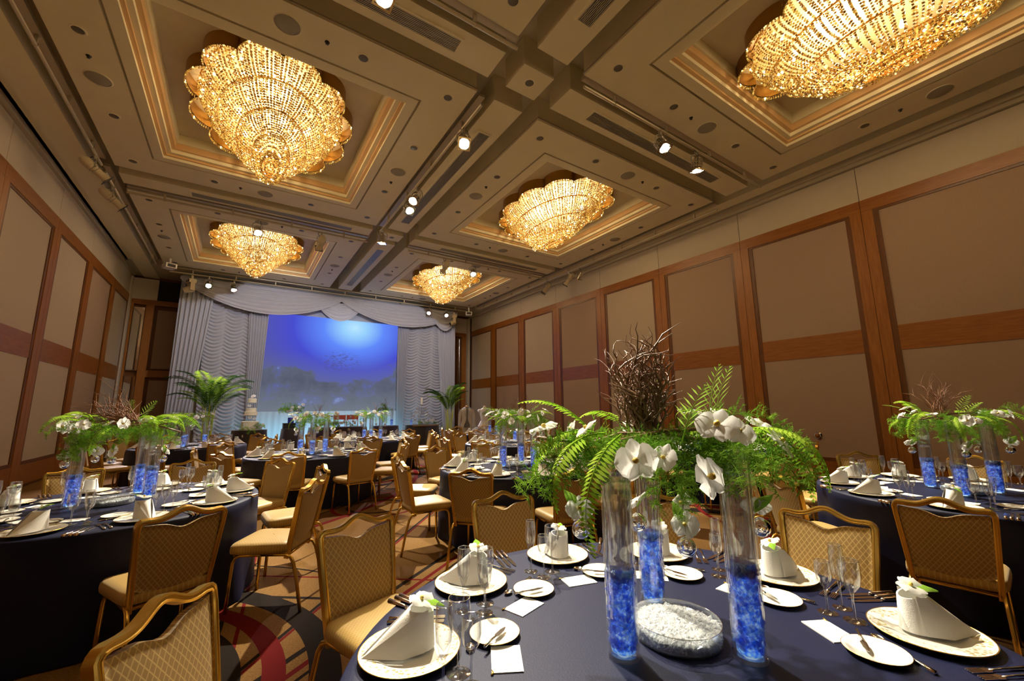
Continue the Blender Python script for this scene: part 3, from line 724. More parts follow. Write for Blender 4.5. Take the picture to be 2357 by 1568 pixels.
FX = {}
def fx_meshes(style):
    if style in FX: return FX[style]
    if style == 'can':   # chrome parabolic can, pointing +X
        body = MB().lathe([(0, -.10), (.05, -.10), (.072, -.06), (.075, .10), (.088, .115), (.088, .135)], 20); rl, hw = .075, .10
    elif style == 'flood':
        body = MB().lathe([(0, -.13), (.06, -.13), (.085, -.09), (.085, .06), (.095, .08), (.095, .10)], 20); rl, hw = .085, .115
    else:                # long cream profile spot
        body = MB().lathe([(0, -.22), (.05, -.22), (.085, -.16), (.085, -.02), (.065, .02), (.065, .20), (.08, .22), (.08, .24)], 18); rl, hw = .065, .09
    body.xf(Matrix.Rotation(PI/2, 4, 'Y'))
    xf_ = {'can': .135, 'flood': .10, 'profile': .24}[style]
    lens = MB().lathe([(0, xf_-.012), (rl, xf_-.012)], 18).xf(Matrix.Rotation(PI/2, 4, 'Y'))
    fr = ringbox(-hw, hw, -hw, hw, hw-rl-.005, hw-rl-.005, xf_, xf_+.01); fr.xf(Matrix.Rotation(PI/2, 4, 'Y'))
    bands = MB()
    for q in (-.05, .0, .05): bands.tube([(q, (rl+.018)*math.cos(a), (rl+.018)*math.sin(a)) for a in [2*PI*k/18 for k in range(18)]], .005, 4, closed=True)
    yk = [(0, rl+.035, -.01), (0, rl+.04, .05), (0, rl+.03, .12), (0, .03, .17), (0, -.03, .17), (0, -rl-.03, .12), (0, -rl-.04, .05), (0, -rl-.035, -.01)]
    yoke = MB().tube(yk, .009, 5); clamp = MB().box(-.02, .02, -.02, .02, .16, .22).box(-.03, .03, -.012, .012, .21, .26)
    cable = MB().tube([(-.1, .05, .02), (-.14, .08, .1), (-.08, .1, .18), (-.02, .06, .24)], .006, 5)
    FX[style] = (body.mesh('body', CHROME if style == 'can' else CREAM_FIX), lens, fr.mesh('gel_frame', CHROME if style != 'profile' else BLACK, False), bands.mesh('cooling_fins', CHROME if style == 'can' else METAL_G), yoke.mesh('yoke', METAL_G), clamp.mesh('clamp', METAL_G, False), cable.mesh('cable', BLACK))
    sharp(FX[style][0]); return FX[style]
LENSM = {}
def fixture(px_, zf, rail_xy, aim, lab, style='can', lit=0, watt=1.0, col=None, size=34, zrail=ZR):
    # hang the lamp from the rail point; the head tips towards its aim
    body, lens, fr, bands, yoke, clamp, cable = fx_meshes(style)
    base = Vector((rail_xy[0], rail_xy[1], zrail-.26)); d = (Vector(aim)-base).normalized()
    yaw = math.atan2(d.y, d.x); pit = math.asin(d.z)
    t_ = thing('stage_spotlight', lab, 'spotlight', base, yaw, 'theatre spotlights')
    link_ob('yoke', yoke, t_); link_ob('clamp', clamp, t_); link_ob('cable', cable, t_)
    hd = link_ob('body', body, t_, rot=(0, -pit, 0))
    k = (style, lit)
    if k not in LENSM: LENSM[k] = lens.mesh('lens', {0: LENS_OFF, 1: LENS_ON, 2: LENS_ON2}[lit])
    link_ob('lens', LENSM[k], hd); link_ob('gel_frame', fr, hd); link_ob('cooling_fins', bands, hd)
    if lit:
        L = bpy.data.lights.new('spot_beam', 'SPOT'); L.energy = SPOT_W*watt; L.color = col or SPOT_COL; L.spot_size = R(size); L.spot_blend = .55; L.shadow_soft_size = .055
        lo = bpy.data.objects.new('spot_beam', L); COL.objects.link(lo)
        lo.location = base + d*.28; lo.rotation_euler = d.to_track_quat('-Z', 'Y').to_euler()
TC = {'T1': (1.2, .9), 'T2': (-.77, 4.64), 'T3': (1.13, 7.90), 'T4': (3.08, 4.5), 'T5': (5.13, .92), 'T6': (-.75, 11.15), 'T7': (2.85, 10.65), 'T8': (4.98, 7.55), 'T9': (6.45, 10.6), 'T10': (6.95, 4.35)}
def tgt(k, z=.8, dx=0, dy=0): return (TC[k][0]+dx, TC[k][1]+dy, z)
fixture(None, 0, (.90, .805*T), tgt('T1', dx=.05, dy=-.05), 'dazzling lit spotlight at the top edge of the picture', 'can', 1, .75, size=36)
fixture(None, 0, (2.70, 5.45), tgt('T1'), 'lit chrome spotlight near the beam crossing block', 'can', 1, .75, size=34)
fixture(None, 0, (2.70, 7.62), tgt('T2'), 'upper of two lit spotlights on the centre beam', 'can', 1, 1.3, size=36)
fixture(None, 0, (2.70, 8.05), tgt('T4'), 'lower of two lit spotlights on the centre beam', 'can', 1, 1.0, size=38)
fixture(None, 0, (5.45, .805*T), tgt('T5'), 'dazzling lit spotlight right of the beam crossing', 'can', 1, 1.0, size=38)
fixture(None, 0, (6.45, .805*T), tgt('T10', dx=-.3), 'lit square-framed spotlight, rightmost on the near rail', 'can', 1, .7, size=40)
fixture(None, 0, (.05, 2.375*T), tgt('T3', dy=-.4), 'lit spotlight hanging before the far left chandelier', 'can', 1, .8, size=36)
fixture(None, 0, (1.45, 2.375*T), (1.0, 17.3, 2.9), 'cream profile spotlight facing the stage, right of the far left chandelier', 'profile', 1, .15, (.90, .90, 1), 75)
fixture(None, 0, (2.70, 9.95), tgt('T7', dx=.1, dy=-.2), 'chrome spotlight at the far end of the centre beam', 'can', 1, .45, size=40)
fixture(None, 0, (4.92, 2.375*T), (5.4, 17.3, 2.9), 'cream profile spotlight facing the stage before the far right chandelier', 'profile', 1, .15, (.90, .90, 1), 75)
fixture(None, 0, (5.85, 2.375*T), tgt('T8'), 'lit spotlight right of the far right chandelier', 'can', 1, .9, size=38)
fixture(None, 0, (-2.50, 9.75), (1.5, 11.5, 2.5), 'unlit cream flood lamp on the left rail, nearer one', 'profile', 0, zrail=ZR+.05)
fixture(None, 0, (-2.50, 11.0), (1.5, 12.8, 2.5), 'unlit cream flood lamp on the left rail, farther one', 'profile', 0, zrail=ZR+.05)
PK = (1, .86, .9)
fixture(None, 0, (-1.15, 16.80), tgt('T6'), 'lit chrome can by the left curtain edge', 'can', 2, .75, PK, 40, ZR-.03)
fixture(None, 0, (-.45, 16.80), (.35, 14.3, 1.0), 'lit chrome can hanging over the left festoon curtain', 'can', 2, .35, PK, 40, ZR-.03)
fixture(None, 0, (6.75, 16.80), tgt('T7'), 'lit chrome can over the right festoon curtain, left one', 'can', 2, .7, PK, 40, ZR-.03)
fixture(None, 0, (7.55, 16.80), tgt('T9'), 'lit chrome can over the right festoon curtain, right one', 'can', 2, .8, PK, 40, ZR-.03)
fixture(None, 0, (8.95, 11.2), (6.0, 12.5, 1.2), 'unlit cream spotlight on the right rail, farthest of three', 'profile', 0)
fixture(None, 0, (8.95, 10.0), (6.8, 12.6, 1.0), 'brightly lit white spotlight on the right rail', 'profile', 0)
fixture(None, 0, (8.95, 9.45), (9.3, 13.5, 2.0), 'bronze chrome can beside the white spotlight, right rail', 'can', 0)
# moving heads and small white projectors above the stage corners
def moving_head(x, y, z, lab, s):
    t_ = thing('moving_head_light', lab, 'stage light', (x, y, z), R(-70 if s < 0 else -110), 'moving head lights')
    build(MB().box(-.15, .15, -.10, .10, -.06, .06).box(-.05, .05, -.03, .03, .06, .2), 'base', CREAM_FIX, t_, False)
    for q in (-.085, .085):
        build(MB().lathe([(0, .0), (.035, .0), (.035, .012), (0, .012)], 14).xf(Matrix.Translation((q, -.10, 0)) @ Matrix.Rotation(PI/2, 4, 'X')), 'fan_port', BLACK, t_)
    for q in (-1, 1): build(MB().box(q*.15-.025, q*.15+.025, -.06, .06, -.32, -.05), 'yoke_arm', CREAM_FIX, t_, False)
    h = MB().lathe([(0, -.14), (.07, -.13), (.115, -.05), (.11, .05), (.085, .16), (.08, .18)], 18); hd = build(h, 'head', CREAM_FIX, t_, loc=(0, -.02, -.27), rot=(R(115), 0, R(20*s)))
    build(MB().lathe([(0, .17), (.075, .17), (.07, .185), (0, .185)], 18), 'lens', BLACK, hd)
moving_head(-1.62, 16.9, 5.72, 'cream moving head light at the left curtain edge', -1)
moving_head(7.98, 16.85, 5.62, 'cream moving head light at the right curtain edge', 1)
def projector(x, y, z, lab, a):
    t_ = thing('ceiling_projector', lab, 'projector', (x, y, z), a, 'small white projectors')
    build(MB().box(-.14, .14, -.16, .16, -.07, .07).lathe([(.03, .07), (.03, .30)], 10), 'housing', WHITE_PL, t_, False)
    build(MB().box(-.10, .10, -.168, -.16, -.045, .045), 'window', BLACK, t_, False)
projector(-2.1, 15.9, 5.85, 'small white projector box near the left ceiling corner', R(25)); projector(8.45, 16.3, 5.70, 'small white projector box near the right curtain corner', R(-25))

# ---------------------------------------------------------------- plants: shared meshes
def frond_mesh(name, L, n, ll, lw, elev, droop, mat, seed=0, fold=.25, fwd_=.35, taper=1.0, curl=0.0):
    # arching rachis along +X with a pair of leaflets at each node
    rs = random.Random(seed); m = MB(); pts = []; p = Vector((0, 0, 0)); st = L/n
    for i in range(n+1):
        pts.append(p.copy()); a = elev-droop*(i/n)**1.3; p = p+Vector((math.cos(a)*math.cos(curl*i/n), math.cos(a)*math.sin(curl*i/n), math.sin(a)))*st
    m.tube(pts[::2] if n > 12 else pts, [.0035*max(.25, 1-i/len(pts[::2] if n > 12 else pts)) for i in range(len(pts[::2] if n > 12 else pts))], 4, caps=False)
    for i in range(2, n+1):
        t = i/n; d = (pts[i]-pts[i-1]).normalized(); sd = d.cross(Vector((0, 0, 1)))
        sd = sd.normalized() if sd.length > .05 else Vector((0, 1, 0)); nn = sd.cross(d).normalized()
        prof = (min(1, t*3.2)*(1-t)**.55+.12)*taper
        for s in (-1, 1):
            l = ll*prof*(.9+.2*rs.random()); ax = (sd*s+d*fwd_-nn*fold*(.6+.8*rs.random())).normalized(); wv = d*lw*.5
            q = pts[i]; mid = q+ax*l*.45
            m.add([q, mid-wv, q+ax*l-nn*l*.1, mid+wv], [(0, 1, 2, 3)])
    return m.mesh(name, mat, True)
def aspara_mesh(name, L, seed, mat, nb=12, ln=.045):
    rs = random.Random(seed); m = MB(); pts = []; p = Vector((0, 0, 0)); a = R(50)
    for i in range(nb+1):
        pts.append(p.copy()); a -= R(7); p = p+Vector((math.cos(a), .06*math.sin(i+seed), math.sin(a)))*L/nb
    m.tube(pts, .0018, 3, caps=False)
    for i in range(1, nb+1):
        for s in range(3):
            th = rs.uniform(0, 2*PI); side = Vector((rs.uniform(.1, .7), math.cos(th), math.sin(th))).normalized(); bl = L*.34*(1-.6*i/nb)*(.7+.6*rs.random())
            for k in range(5):
                q = pts[i]+side*bl*(k+1)/5
                for z in range(3):
                    dv = Vector((rs.uniform(-.3, 1), rs.uniform(-1, 1), rs.uniform(-1, 1))).normalized(); e = dv.cross(Vector((.3, .5, .8))).normalized()*.0018
                    l = ln*.55*(.6+.6*rs.random()); m.add([q-e, q+e, q+dv*l], [(0, 1, 2)])
    return m.mesh(name, mat, True)
def twig_mesh(name, L, seed, mat, curly=.5, r0=.005, sub=6):
    rs = random.Random(seed); m = MB()
    def br(p, d, L, r, n, lev):
        pts = [p.copy()]; rr_ = [r]
        for i in range(n):
            d = (d*.75+Vector((0, 0, .22 if curly > .6 and lev else 0))+Vector((rs.uniform(-1, 1), rs.uniform(-1, 1), rs.uniform(-.35, .55)))*curly*(.8 if curly > .6 else .55)).normalized(); p = p+d*L/n; pts.append(p.copy()); rr_.append(r*(1-.75*(i+1)/n))
            if lev and i > 1 and rs.random() < .75: br(p.copy(), (d+Vector((rs.uniform(-1, 1), rs.uniform(-1, 1), rs.uniform(0, .6)))*.8).normalized(), L*.32*rs.uniform(.6, 1.2), r*.5, 4, lev-1)
        m.tube(pts, rr_, 4, caps=False)
    br(Vector((0, 0, 0)), Vector((0, 0, 1)), L, r0, 16 if curly > .6 else 9, 1)
    return m.mesh(name, mat, True)
def orchid_meshes():
    m = MB()
    def petal(ang, L, W, tilt, cup):
        st = len(m.v); nx, ny = 5, 5
        def fn(u, v):
            y = (u-.5)*W*math.sin(PI*min(1, max(.02, v*.92+.06)))**.6; x = v*L; z = math.sin(v*PI*.9)*cup-abs(u-.5)*W*.25
            return (x, y, z)
        m.grid(fn, nx, ny); m.xf(Matrix.Rotation(ang, 4, 'Z') @ Matrix.Rotation(-tilt, 4, 'Y'), st)
    for a, L, W in ((0, .036, .052), (PI, .036, .052)): petal(a, L, W, .15, .006)
    for a, L, W in ((PI/2, .036, .028), (-PI/2+.55, .034, .026), (-PI/2-.55, .034, .026)): petal(a, L, W, .05, .003)
    pet = m.mesh('petals', PETAL)
    lp = MB().lathe([(0, -.002), (.003, .0), (.0055, .005), (.0045, .010), (0, .011)], 8).mesh('lip', LIP)
    lf = MB()
    def fl_(u, v): return ((v)*.075-.01, (u-.5)*.03*math.sin(PI*min(.98, v*.9+.08)), -.006+.012*math.sin(v*2.6)-abs(u-.5)*.01)
    lf.grid(fl_, 4, 6); leaf = lf.mesh('leaf', LEAF)
    return pet, lp, leaf
ORC = orchid_meshes()
FR = [frond_mesh('frond', .36, 26, .062, .013, R(35), R(120), FERN, 1), frond_mesh('frond', .42, 30, .055, .012, R(20), R(105), FERN, 2), frond_mesh('frond', .30, 22, .05, .011, R(45), R(70), FERN, 3, curl=.4), frond_mesh('frond', .34, 9, .10, .011, R(55), R(30), LEAF, 4, fold=-.2, fwd_=1.3)]
AS = [aspara_mesh('asparagus_sprig', .26, s, ASPA) for s in (1, 2, 3)]
TWC = [twig_mesh('willow_branch', .40, s, BARK, .85, .0072) for s in (1, 2, 3, 4)]
TWS = [twig_mesh('birch_twig', .34, s, TWIG, .30, .0050) for s in (5, 6, 7)]
VINE = MB().tube([(-.42, .02, .03), (-.2, .06, .0), (0, .0, .05), (.15, -.06, .06), (.35, -.02, .0), (.45, .03, -.04)], .0065, 5).mesh('vine', BARK)
def orchid(parent, loc, rot, s=1.0, leaf=False, name='orchid', label=None, group=None):
    o = bpy.data.objects.new(name, ORC[0]); COL.objects.link(o); o.location = loc; o.rotation_euler = rot; o.scale = (s,)*3
    if parent: o.parent = parent
    else: tag(o, label, 'orchid', group)
    link_ob('lip', ORC[1], o)
    if leaf: link_ob('leaf', ORC[2], o, rot=(0, 0, 2.2))
    return o

# ---------------------------------------------------------------- stage and curtains
YS = 13.95; ZS = .20
st = struct('stage_platform', MB().box(-2.3, 7.9, YS+.02, 17.62, 0, ZS-.03).mesh('stage_platform', STAGE_R, False))
build(MB().box(-2.32, 7.92, YS, 17.62, ZS-.03, ZS), 'stage_deck', STAGE_R, st, False); build(MB().box(-2.33, 7.93, YS-.02, YS+.03, ZS-.035, ZS+.003), 'stage_nosing', STAGEW, st, False)
bd = struct('backdrop_wall', MB().box(-1.95, 8.35, 17.66, 17.76, 0, 6.14).mesh('backdrop_wall', BACKD, False))
sc_t = thing('projection_screen', 'large projection screen showing a blue underwater reef scene', 'screen', (3.1, 17.44, 1.40))
build(MB().box(-2.47, 2.47, -.012, .012, 0, 3.66), 'picture', SCREENM, sc_t, False)
build(MB().box(-2.55, 2.55, .012, .05, -.06, 4.0), 'screen_cloth', SHEER, sc_t, False)
build(MB().tube([(-2.55, 0, -.06), (2.55, 0, -.06)], .025, 8), 'bottom_bar', SHEER, sc_t)
build(MB().box(-2.7, 2.7, -.01, .21, 4.0, 4.12), 'screen_case', WHITE_PL, sc_t, False)
# pale dado drape under the screen, lit teal from the floor
def dado(u, v): x = .35+u*5.5; return (x, 17.375+.025*math.sin(x*8)+.012*math.sin(x*31), ZS+v*1.2)
tag(build(MB().grid(dado, 160, 2), 'dado_drape', SHEER), 'pale drape under the screen glowing teal', 'curtain')
for k in range(3):
    L = bpy.data.lights.new('teal_uplight', 'AREA'); L.energy = 16; L.color = (.22, .75, .95); L.shape = 'RECTANGLE'; L.size = 1.5; L.size_y = .06
    lo = bpy.data.objects.new('teal_uplight', L); COL.objects.link(lo); lo.location = (1.3+1.8*k, 16.35, ZS+.16); lo.rotation_euler = (R(92), 0, 0)
bar_m = MB().box(-.75, .75, -.05, .05, 0, .1).mesh('led_bar', BLACK, False)
for k in range(3): tag(link_ob('led_floor_bar', bar_m, None, loc=(1.3+1.8*k, 16.45, ZS)), 'black floor light bar before the teal drape, %s of three' % ['leftmost', 'middle', 'rightmost'][k], 'light bar', 'floor light bars')
def festoon(x0, x1, y, lab, cols):
    cw = (x1-x0)/cols
    def fn(u, v):
        x = x0+u*(x1-x0); s = (x-x0)/cw % 1.0; sag = .14*(1-(2*s-1)**2); z = .202+v*5.4; ph = (z+sag)/.125
        dd = abs(2*s-1)**6
        return (x, y-.08*(1-.8*dd)*(.5+.5*math.sin(2*PI*ph)), z)
    o = build(MB().grid(fn, 18*cols+1, 420), 'festoon_curtain', SHEER, None, ang=0)
    tag(o, lab, 'curtain', 'ruched festoon curtains')
festoon(-1.15, .50, 17.45, 'ruched white festoon curtain left of the screen', 3)
festoon(5.85, 7.75, 17.45, 'ruched white festoon curtain right of the screen', 3)
def drape(xt0, xt1, xb0, xb1, y, lab, z1=5.75, gx=None, tie=None):
    def fn(u, v):
        z = .202+(z1-.202)*v; f = v**.8
        a = xb0+(xt0-xb0)*f; b = xb1+(xt1-xb1)*f
        x = a+(b-a)*u; n = 7*2*PI
        return (x, y+.05*math.sin(u*n+.3*math.sin(v*3))*min(1, (b-a)/.5+.3), z)
    tag(build(MB().grid(fn, 90, 40), 'drape', SHEER, None, ang=0), lab, 'curtain', 'pleated white side drapes')
drape(-1.92, -.95, -1.95, -1.45, 17.28, 'white pleated drape hanging at the far left curtain edge', 5.95)
drape(.05, .72, .32, .56, 17.28, 'slim white pleated drape along the left screen edge')
drape(5.52, 6.05, 5.62, 5.85, 17.28, 'slim white pleated drape along the right screen edge', 5.5)
drape(7.30, 8.25, 7.75, 8.28, 17.28, 'white pleated drape hanging at the far right curtain edge', 5.95)
def swag(x0, x1, ztop, drop, y, lab, nf=7, asym=0.0):
    def fn(u, v):
        x = x0+(x1-x0)*u; s = math.sin(PI*u**(1+asym))**.75
        z = ztop-.05-v*drop*s-.10*v*(1-s)
        return (x, y-.06*s*(.5+.5*math.sin(2*PI*nf*v))-.10*s*v, z)
    tag(build(MB().grid(fn, 60, 70), 'swag_valance', SHEER, None, ang=0), lab, 'valance', 'draped white swags')
swag(-1.95, 3.25, 6.0, 1.05, 17.17, 'wide white swag draped over the left of the screen')
swag(3.05, 8.3, 6.0, 1.0, 17.17, 'wide white swag draped over the right of the screen')
swag(2.25, 3.95, 5.72, .75, 17.21, 'small white swag between the two wide ones', 5)
swag(6.9, 8.28, 5.95, .95, 17.12, 'short white swag bunched at the right curtain edge', 5)

# skirted tables on the stage
def skirted(name, x, y, rx, ry, h, mat, lab, flare=.12, square=False, folds=14):
    m = MB(); n = 96
    def shape(th, k):
        c, s = math.cos(th), math.sin(th)
        if square:
            q = 1/max(abs(c), abs(s)); q = min(q, 1.32); return c*rx*q, s*ry*q
        return c*rx, s*ry
    def fn(u, v):
        th = 2*PI*u; bx_, by_ = shape(th, v); f = 1+flare*v+.035*v*math.sin(folds*th+.6*math.sin(3*th)); return (x+bx_*f, y+by_*f, ZS+h-v*(h-.01))
    m.grid(fn, n, 9, closeu=True); m.add([(x+shape(2*PI*k/n, 0)[0], y+shape(2*PI*k/n, 0)[1], ZS+h) for k in range(n)], [tuple(range(n))])
    o = build(m, name, mat, None, ang=60); tag(o, lab, 'tablecloth', 'floor length cloths on stage tables'); return o
def small_table(x, y, r, h, lab):
    t_ = thing('stage_table', lab, 'table', (x, y, ZS), 0, 'tables under stage cloths')
    build(MB().lathe([(0, h-.03), (r-.02, h-.03), (r-.02, h-.004), (0, h-.004)], 24), 'tabletop', STAGEW, t_); build(MB().lathe([(.04, .02), (.04, h-.03)], 10), 'leg', METAL_G, t_); build(MB().lathe([(0, 0), (.22, 0), (.22, .02), (0, .03)], 16), 'foot', METAL_G, t_)
H_ST = .68
small_table(.36, 14.65, .44, H_ST, 'table hidden under the black cloth below the cake'); skirted('tablecloth', .36, 14.65, .45, .45, H_ST, CLOTH_K, 'black pleated cloth under the wedding cake')
small_table(1.44, 14.75, .24, H_ST, 'table hidden under the dark cloth with black box'); skirted('tablecloth', 1.44, 14.75, .25, .25, H_ST, CLOTH_K, 'dark pleated cloth on small table left of the couple table', .3, folds=10)
small_table(4.42, 14.75, .42, H_ST, 'table hidden under the plum cloth'); skirted('tablecloth', 4.42, 14.75, .43, .43, H_ST, CLOTH_P, 'plum satin cloth on round table right of the couple table', .12)
small_table(5.72, 14.65, .60, H_ST, 'table hidden under the charcoal cloth below the glass tree'); skirted('tablecloth', 5.72, 14.65, .62, .5, H_ST, CLOTH_K, 'charcoal satin cloth under the glass candle tree', .10, folds=18)
# couple table
t_ = thing('couple_table', 'long couple table under a plum cloth before the screen', 'table', (2.85, 14.8, ZS)); build(MB().box(-.84, .84, -.33, .33, H_ST-.04, H_ST-.006), 'tabletop', STAGEW, t_, False)
leg = MB().box(-.02, .02, -.02, .02, 0, H_ST-.04).mesh('leg', METAL_G, False)
for a in (-.78, .78):
    for b in (-.27, .27): link_ob('leg', leg, t_, loc=(a, b, 0))
skirted('tablecloth', 2.85, 14.8, .86, .35, H_ST, CLOTH_P, 'plum cloth draped on the long couple table', .06, True, 24)
ZT = ZS+H_ST+.002
def bouquet(name, x, y, z, lx, ly, nf, no, lab, seed, trail=True, h=.12):
    rs = random.Random(seed); t_ = thing(name, lab, 'flowers', (x, y, z), 0)
    for k in range(nf):
        a = rs.uniform(0, 2*PI); r_ = rs.random()**.6
        me = AS[k % 3] if k % 3 else FR[k % 3]
        link_ob('sprig', me, t_, loc=(math.cos(a)*r_*lx*.6, math.sin(a)*r_*ly*.6, rs.uniform(0, h)), rot=(rs.uniform(-.5, .5), rs.uniform(-.6, .5), a), scale=rs.uniform(.7, 1.1))
    for k in range(no):
        a = rs.uniform(0, 2*PI); r_ = rs.uniform(.3, 1)
        low = trail and k % 3 == 0
        orchid(t_, (math.cos(a)*r_*lx*.8, -abs(math.sin(a))*r_*ly*(1.15 if low else .7), h*rs.uniform(.6, 1.6)-(.26 if low else 0)), (R(70)+rs.uniform(-.3, .3), 0, rs.uniform(-.5, .5)), rs.uniform(1.3, 1.8), name='orchid')
    return t_
bouquet('table_garland', 2.85, 14.62, ZT, .80, .22, 26, 16, 'garland of white orchids and greenery along the couple table', 3)
bouquet('cake_flowers', .36, 14.45, ZT, .42, .30, 20, 9, 'orchids and greenery ringing the foot of the cake', 4)
bouquet('tree_flowers', 5.75, 14.42, ZT, .48, .26, 12, 10, 'orchids and pale greenery around the glass candle tree', 5)
# cake
t_ = thing('wedding_cake', 'tall tiered white wedding cake with orchids on black cloth', 'cake', (.36, 14.75, ZT))
build(MB().lathe([(0, 0), (.27, 0), (.27, .02), (0, .02)], 30), 'cake_board', WHITE_P, t_)
for (r_, z0, z1) in ((.225, .02, .25), (.17, .42, .53), (.135, .53, .64), (.115, .80, .92)):
    build(MB().lathe([(0, z0), (r_, z0), (r_+.006, z0+.012), (r_, z0+.024), (r_, z1-.012), (r_-.012, z1), (0, z1)], 32), 'tier', CAKE, t_)
for (z0, z1, rr0) in ((.25, .42, .11), (.64, .80, .07)):
    for k in range(4): build(MB().lathe([(.013, z0), (.013, z1)], 8, cx=rr0*math.cos(k*PI/2+.6), cy=rr0*math.sin(k*PI/2+.6)), 'pillar', GLASS_V, t_)
    build(MB().lathe([(0, z1-.008), (rr0+.05, z1-.008), (rr0+.05, z1), (0, z1)], 24), 'separator_plate', WHITE_P, t_)
for (x, y, z) in ((.09, -.10, .33), (-.02, -.13, .36), (-.06, -.07, .71), (.0, -.03, .98), (.03, -.01, 1.0)): orchid(t_, (x, y, z), (R(65), 0, random.uniform(-.6, .6)), 1.5, name='orchid')
link_ob('sprig', FR[2], t_, loc=(0, 0, .93), rot=(0, -.8, 1), scale=.35)
# dark box, navy vase and tall arrangement
t_ = thing('display_box', 'black box on small table left of the couple table', 'box', (1.40, 14.80, ZT)); build(MB().box(-.17, .17, -.16, .16, 0, .15), 'body', BLACK, t_, False); build(MB().box(-.18, .18, -.17, .17, .15, .165), 'lid', BLACK, t_, False)
t_ = thing('tall_arrangement', 'tall dark greenery with orchids in a navy glass vase', 'flowers', (1.44, 14.80, ZT+.166))
build(MB().lathe([(0, 0), (.085, 0), (.09, .17), (.085, .17), (.08, .01)], 20), 'vase', NAVYGL, t_); build(MB().lathe([(.012, .16), (.012, .40)], 8), 'stem', GLASS_V, t_)
rs = random.Random(11)
for k in range(16):
    a = rs.uniform(0, 2*PI); link_ob('sprig', AS[k % 3], t_, loc=(.05*math.cos(a), .05*math.sin(a), .38), rot=(0, rs.uniform(-.7, .5), a), scale=1.3)
for k in range(5): orchid(t_, (rs.uniform(-.3, .3), -.12, .42+rs.uniform(-.1, .15)), (R(75), 0, 0), 1.5)
def gel_mesh(name, r, z0, z1, n, seed, rb=.012, mat=None):
    rs = np.random.RandomState(seed); C_ = []; Rr = []
    for k in range(n):
        a = rs.rand()*6.283; q = r-rb*.75-(rs.rand()**2)*r*.35 if k < n*.75 else r*math.sqrt(rs.rand())*.9
        z = z0+rb+(z1-z0-rb)*rs.rand() if k < n*.75 else z1-rb*rs.rand()*1.5
        C_.append((q*math.cos(a), q*math.sin(a), z)); Rr.append(rb*(.7+.6*rs.rand()))
    return blobs(C_, Rr, name, mat or GEL, jitter=.5, seed=seed)
def lathe_prof(prof, name, mat, n=28): return sharp(MB().lathe(prof, n).mesh(name, mat), 50)
VR = .0475
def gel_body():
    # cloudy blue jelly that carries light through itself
    m, t, o = nt('gel_body_glow_blue'); b = N(t, 'ShaderNodeBsdfPrincipled')
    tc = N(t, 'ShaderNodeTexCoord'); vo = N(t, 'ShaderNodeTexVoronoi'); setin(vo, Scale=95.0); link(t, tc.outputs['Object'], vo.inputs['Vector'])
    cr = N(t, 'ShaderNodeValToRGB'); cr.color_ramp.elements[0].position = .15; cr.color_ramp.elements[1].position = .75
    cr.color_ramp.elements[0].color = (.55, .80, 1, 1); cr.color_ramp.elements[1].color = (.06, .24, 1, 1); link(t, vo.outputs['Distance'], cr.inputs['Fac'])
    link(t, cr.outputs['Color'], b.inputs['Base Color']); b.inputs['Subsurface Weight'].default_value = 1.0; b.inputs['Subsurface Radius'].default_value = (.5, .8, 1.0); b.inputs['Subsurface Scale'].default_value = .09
    link(t, cr.outputs['Color'], b.inputs['Emission Color']); b.inputs['Emission Strength'].default_value = .42   # gel glows by itself, standing in for a submerged lamp's light
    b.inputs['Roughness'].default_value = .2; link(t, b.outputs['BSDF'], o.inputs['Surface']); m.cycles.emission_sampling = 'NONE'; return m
VG = lathe_prof([(0, .012), (VR-.004, .012), (VR-.004, .595), (VR-.001, .60), (VR, .595), (VR, .002), (VR-.004, 0), (0, 0)], 'glass', GLASS_V)
VRIM = MB().tube([((VR-.002)*math.cos(2*PI*k/28), (VR-.002)*math.sin(2*PI*k/28), .598) for k in range(28)], .0018, 4, closed=True).mesh('rim', GLASS_RIM)
GELM = [gel_mesh('gel_beads', VR-.005, .02, h_, 1100, k) for k, h_ in enumerate((.235, .255, .245))]
GELF = [gel_mesh('gel_beads', VR-.005, .02, .20, 260, 9, .018)]
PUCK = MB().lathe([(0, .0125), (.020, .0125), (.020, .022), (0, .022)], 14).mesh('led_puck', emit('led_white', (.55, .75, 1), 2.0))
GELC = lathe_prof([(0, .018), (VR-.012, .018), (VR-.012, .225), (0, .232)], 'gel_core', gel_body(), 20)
WAT = [lathe_prof([(0, h_), (VR-.0055, h_), (VR-.0055, .52), (0, .52)], 'water', WATER_M, 28) for h_ in (.25, .27, .26)]
def slim_vase(x, y, z, lab, s=1.0):
    t_ = thing('slim_vase', lab, 'vase', (x, y, z), 0, 'slim glass vases on the stage tables')
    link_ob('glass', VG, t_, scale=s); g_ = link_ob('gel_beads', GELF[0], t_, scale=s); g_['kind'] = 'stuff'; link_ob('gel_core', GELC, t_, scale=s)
slim_vase(1.60, 14.58, ZT, 'slim glass vase of blue beads before the black box', 1.0)
slim_vase(4.25, 14.72, ZT, 'slim blue bead vase on the plum cloth, left one'); slim_vase(4.60, 14.70, ZT, 'slim blue bead vase on the plum cloth, right one')
slim_vase(5.25, 14.5, ZT, 'slim blue bead vase at the left end of the charcoal cloth', .8)
t_ = thing('tall_arrangement', 'dark twigs and greenery in glass on the plum cloth', 'flowers', (4.42, 14.85, ZT)); link_ob('glass', VG, t_)
for k in range(14): link_ob('sprig', AS[k % 3] if k % 4 else TWS[k % 3], t_, loc=(0, 0, .56), rot=(0, rs.uniform(-.6, .4), rs.uniform(0, 6.28)), scale=1.2)
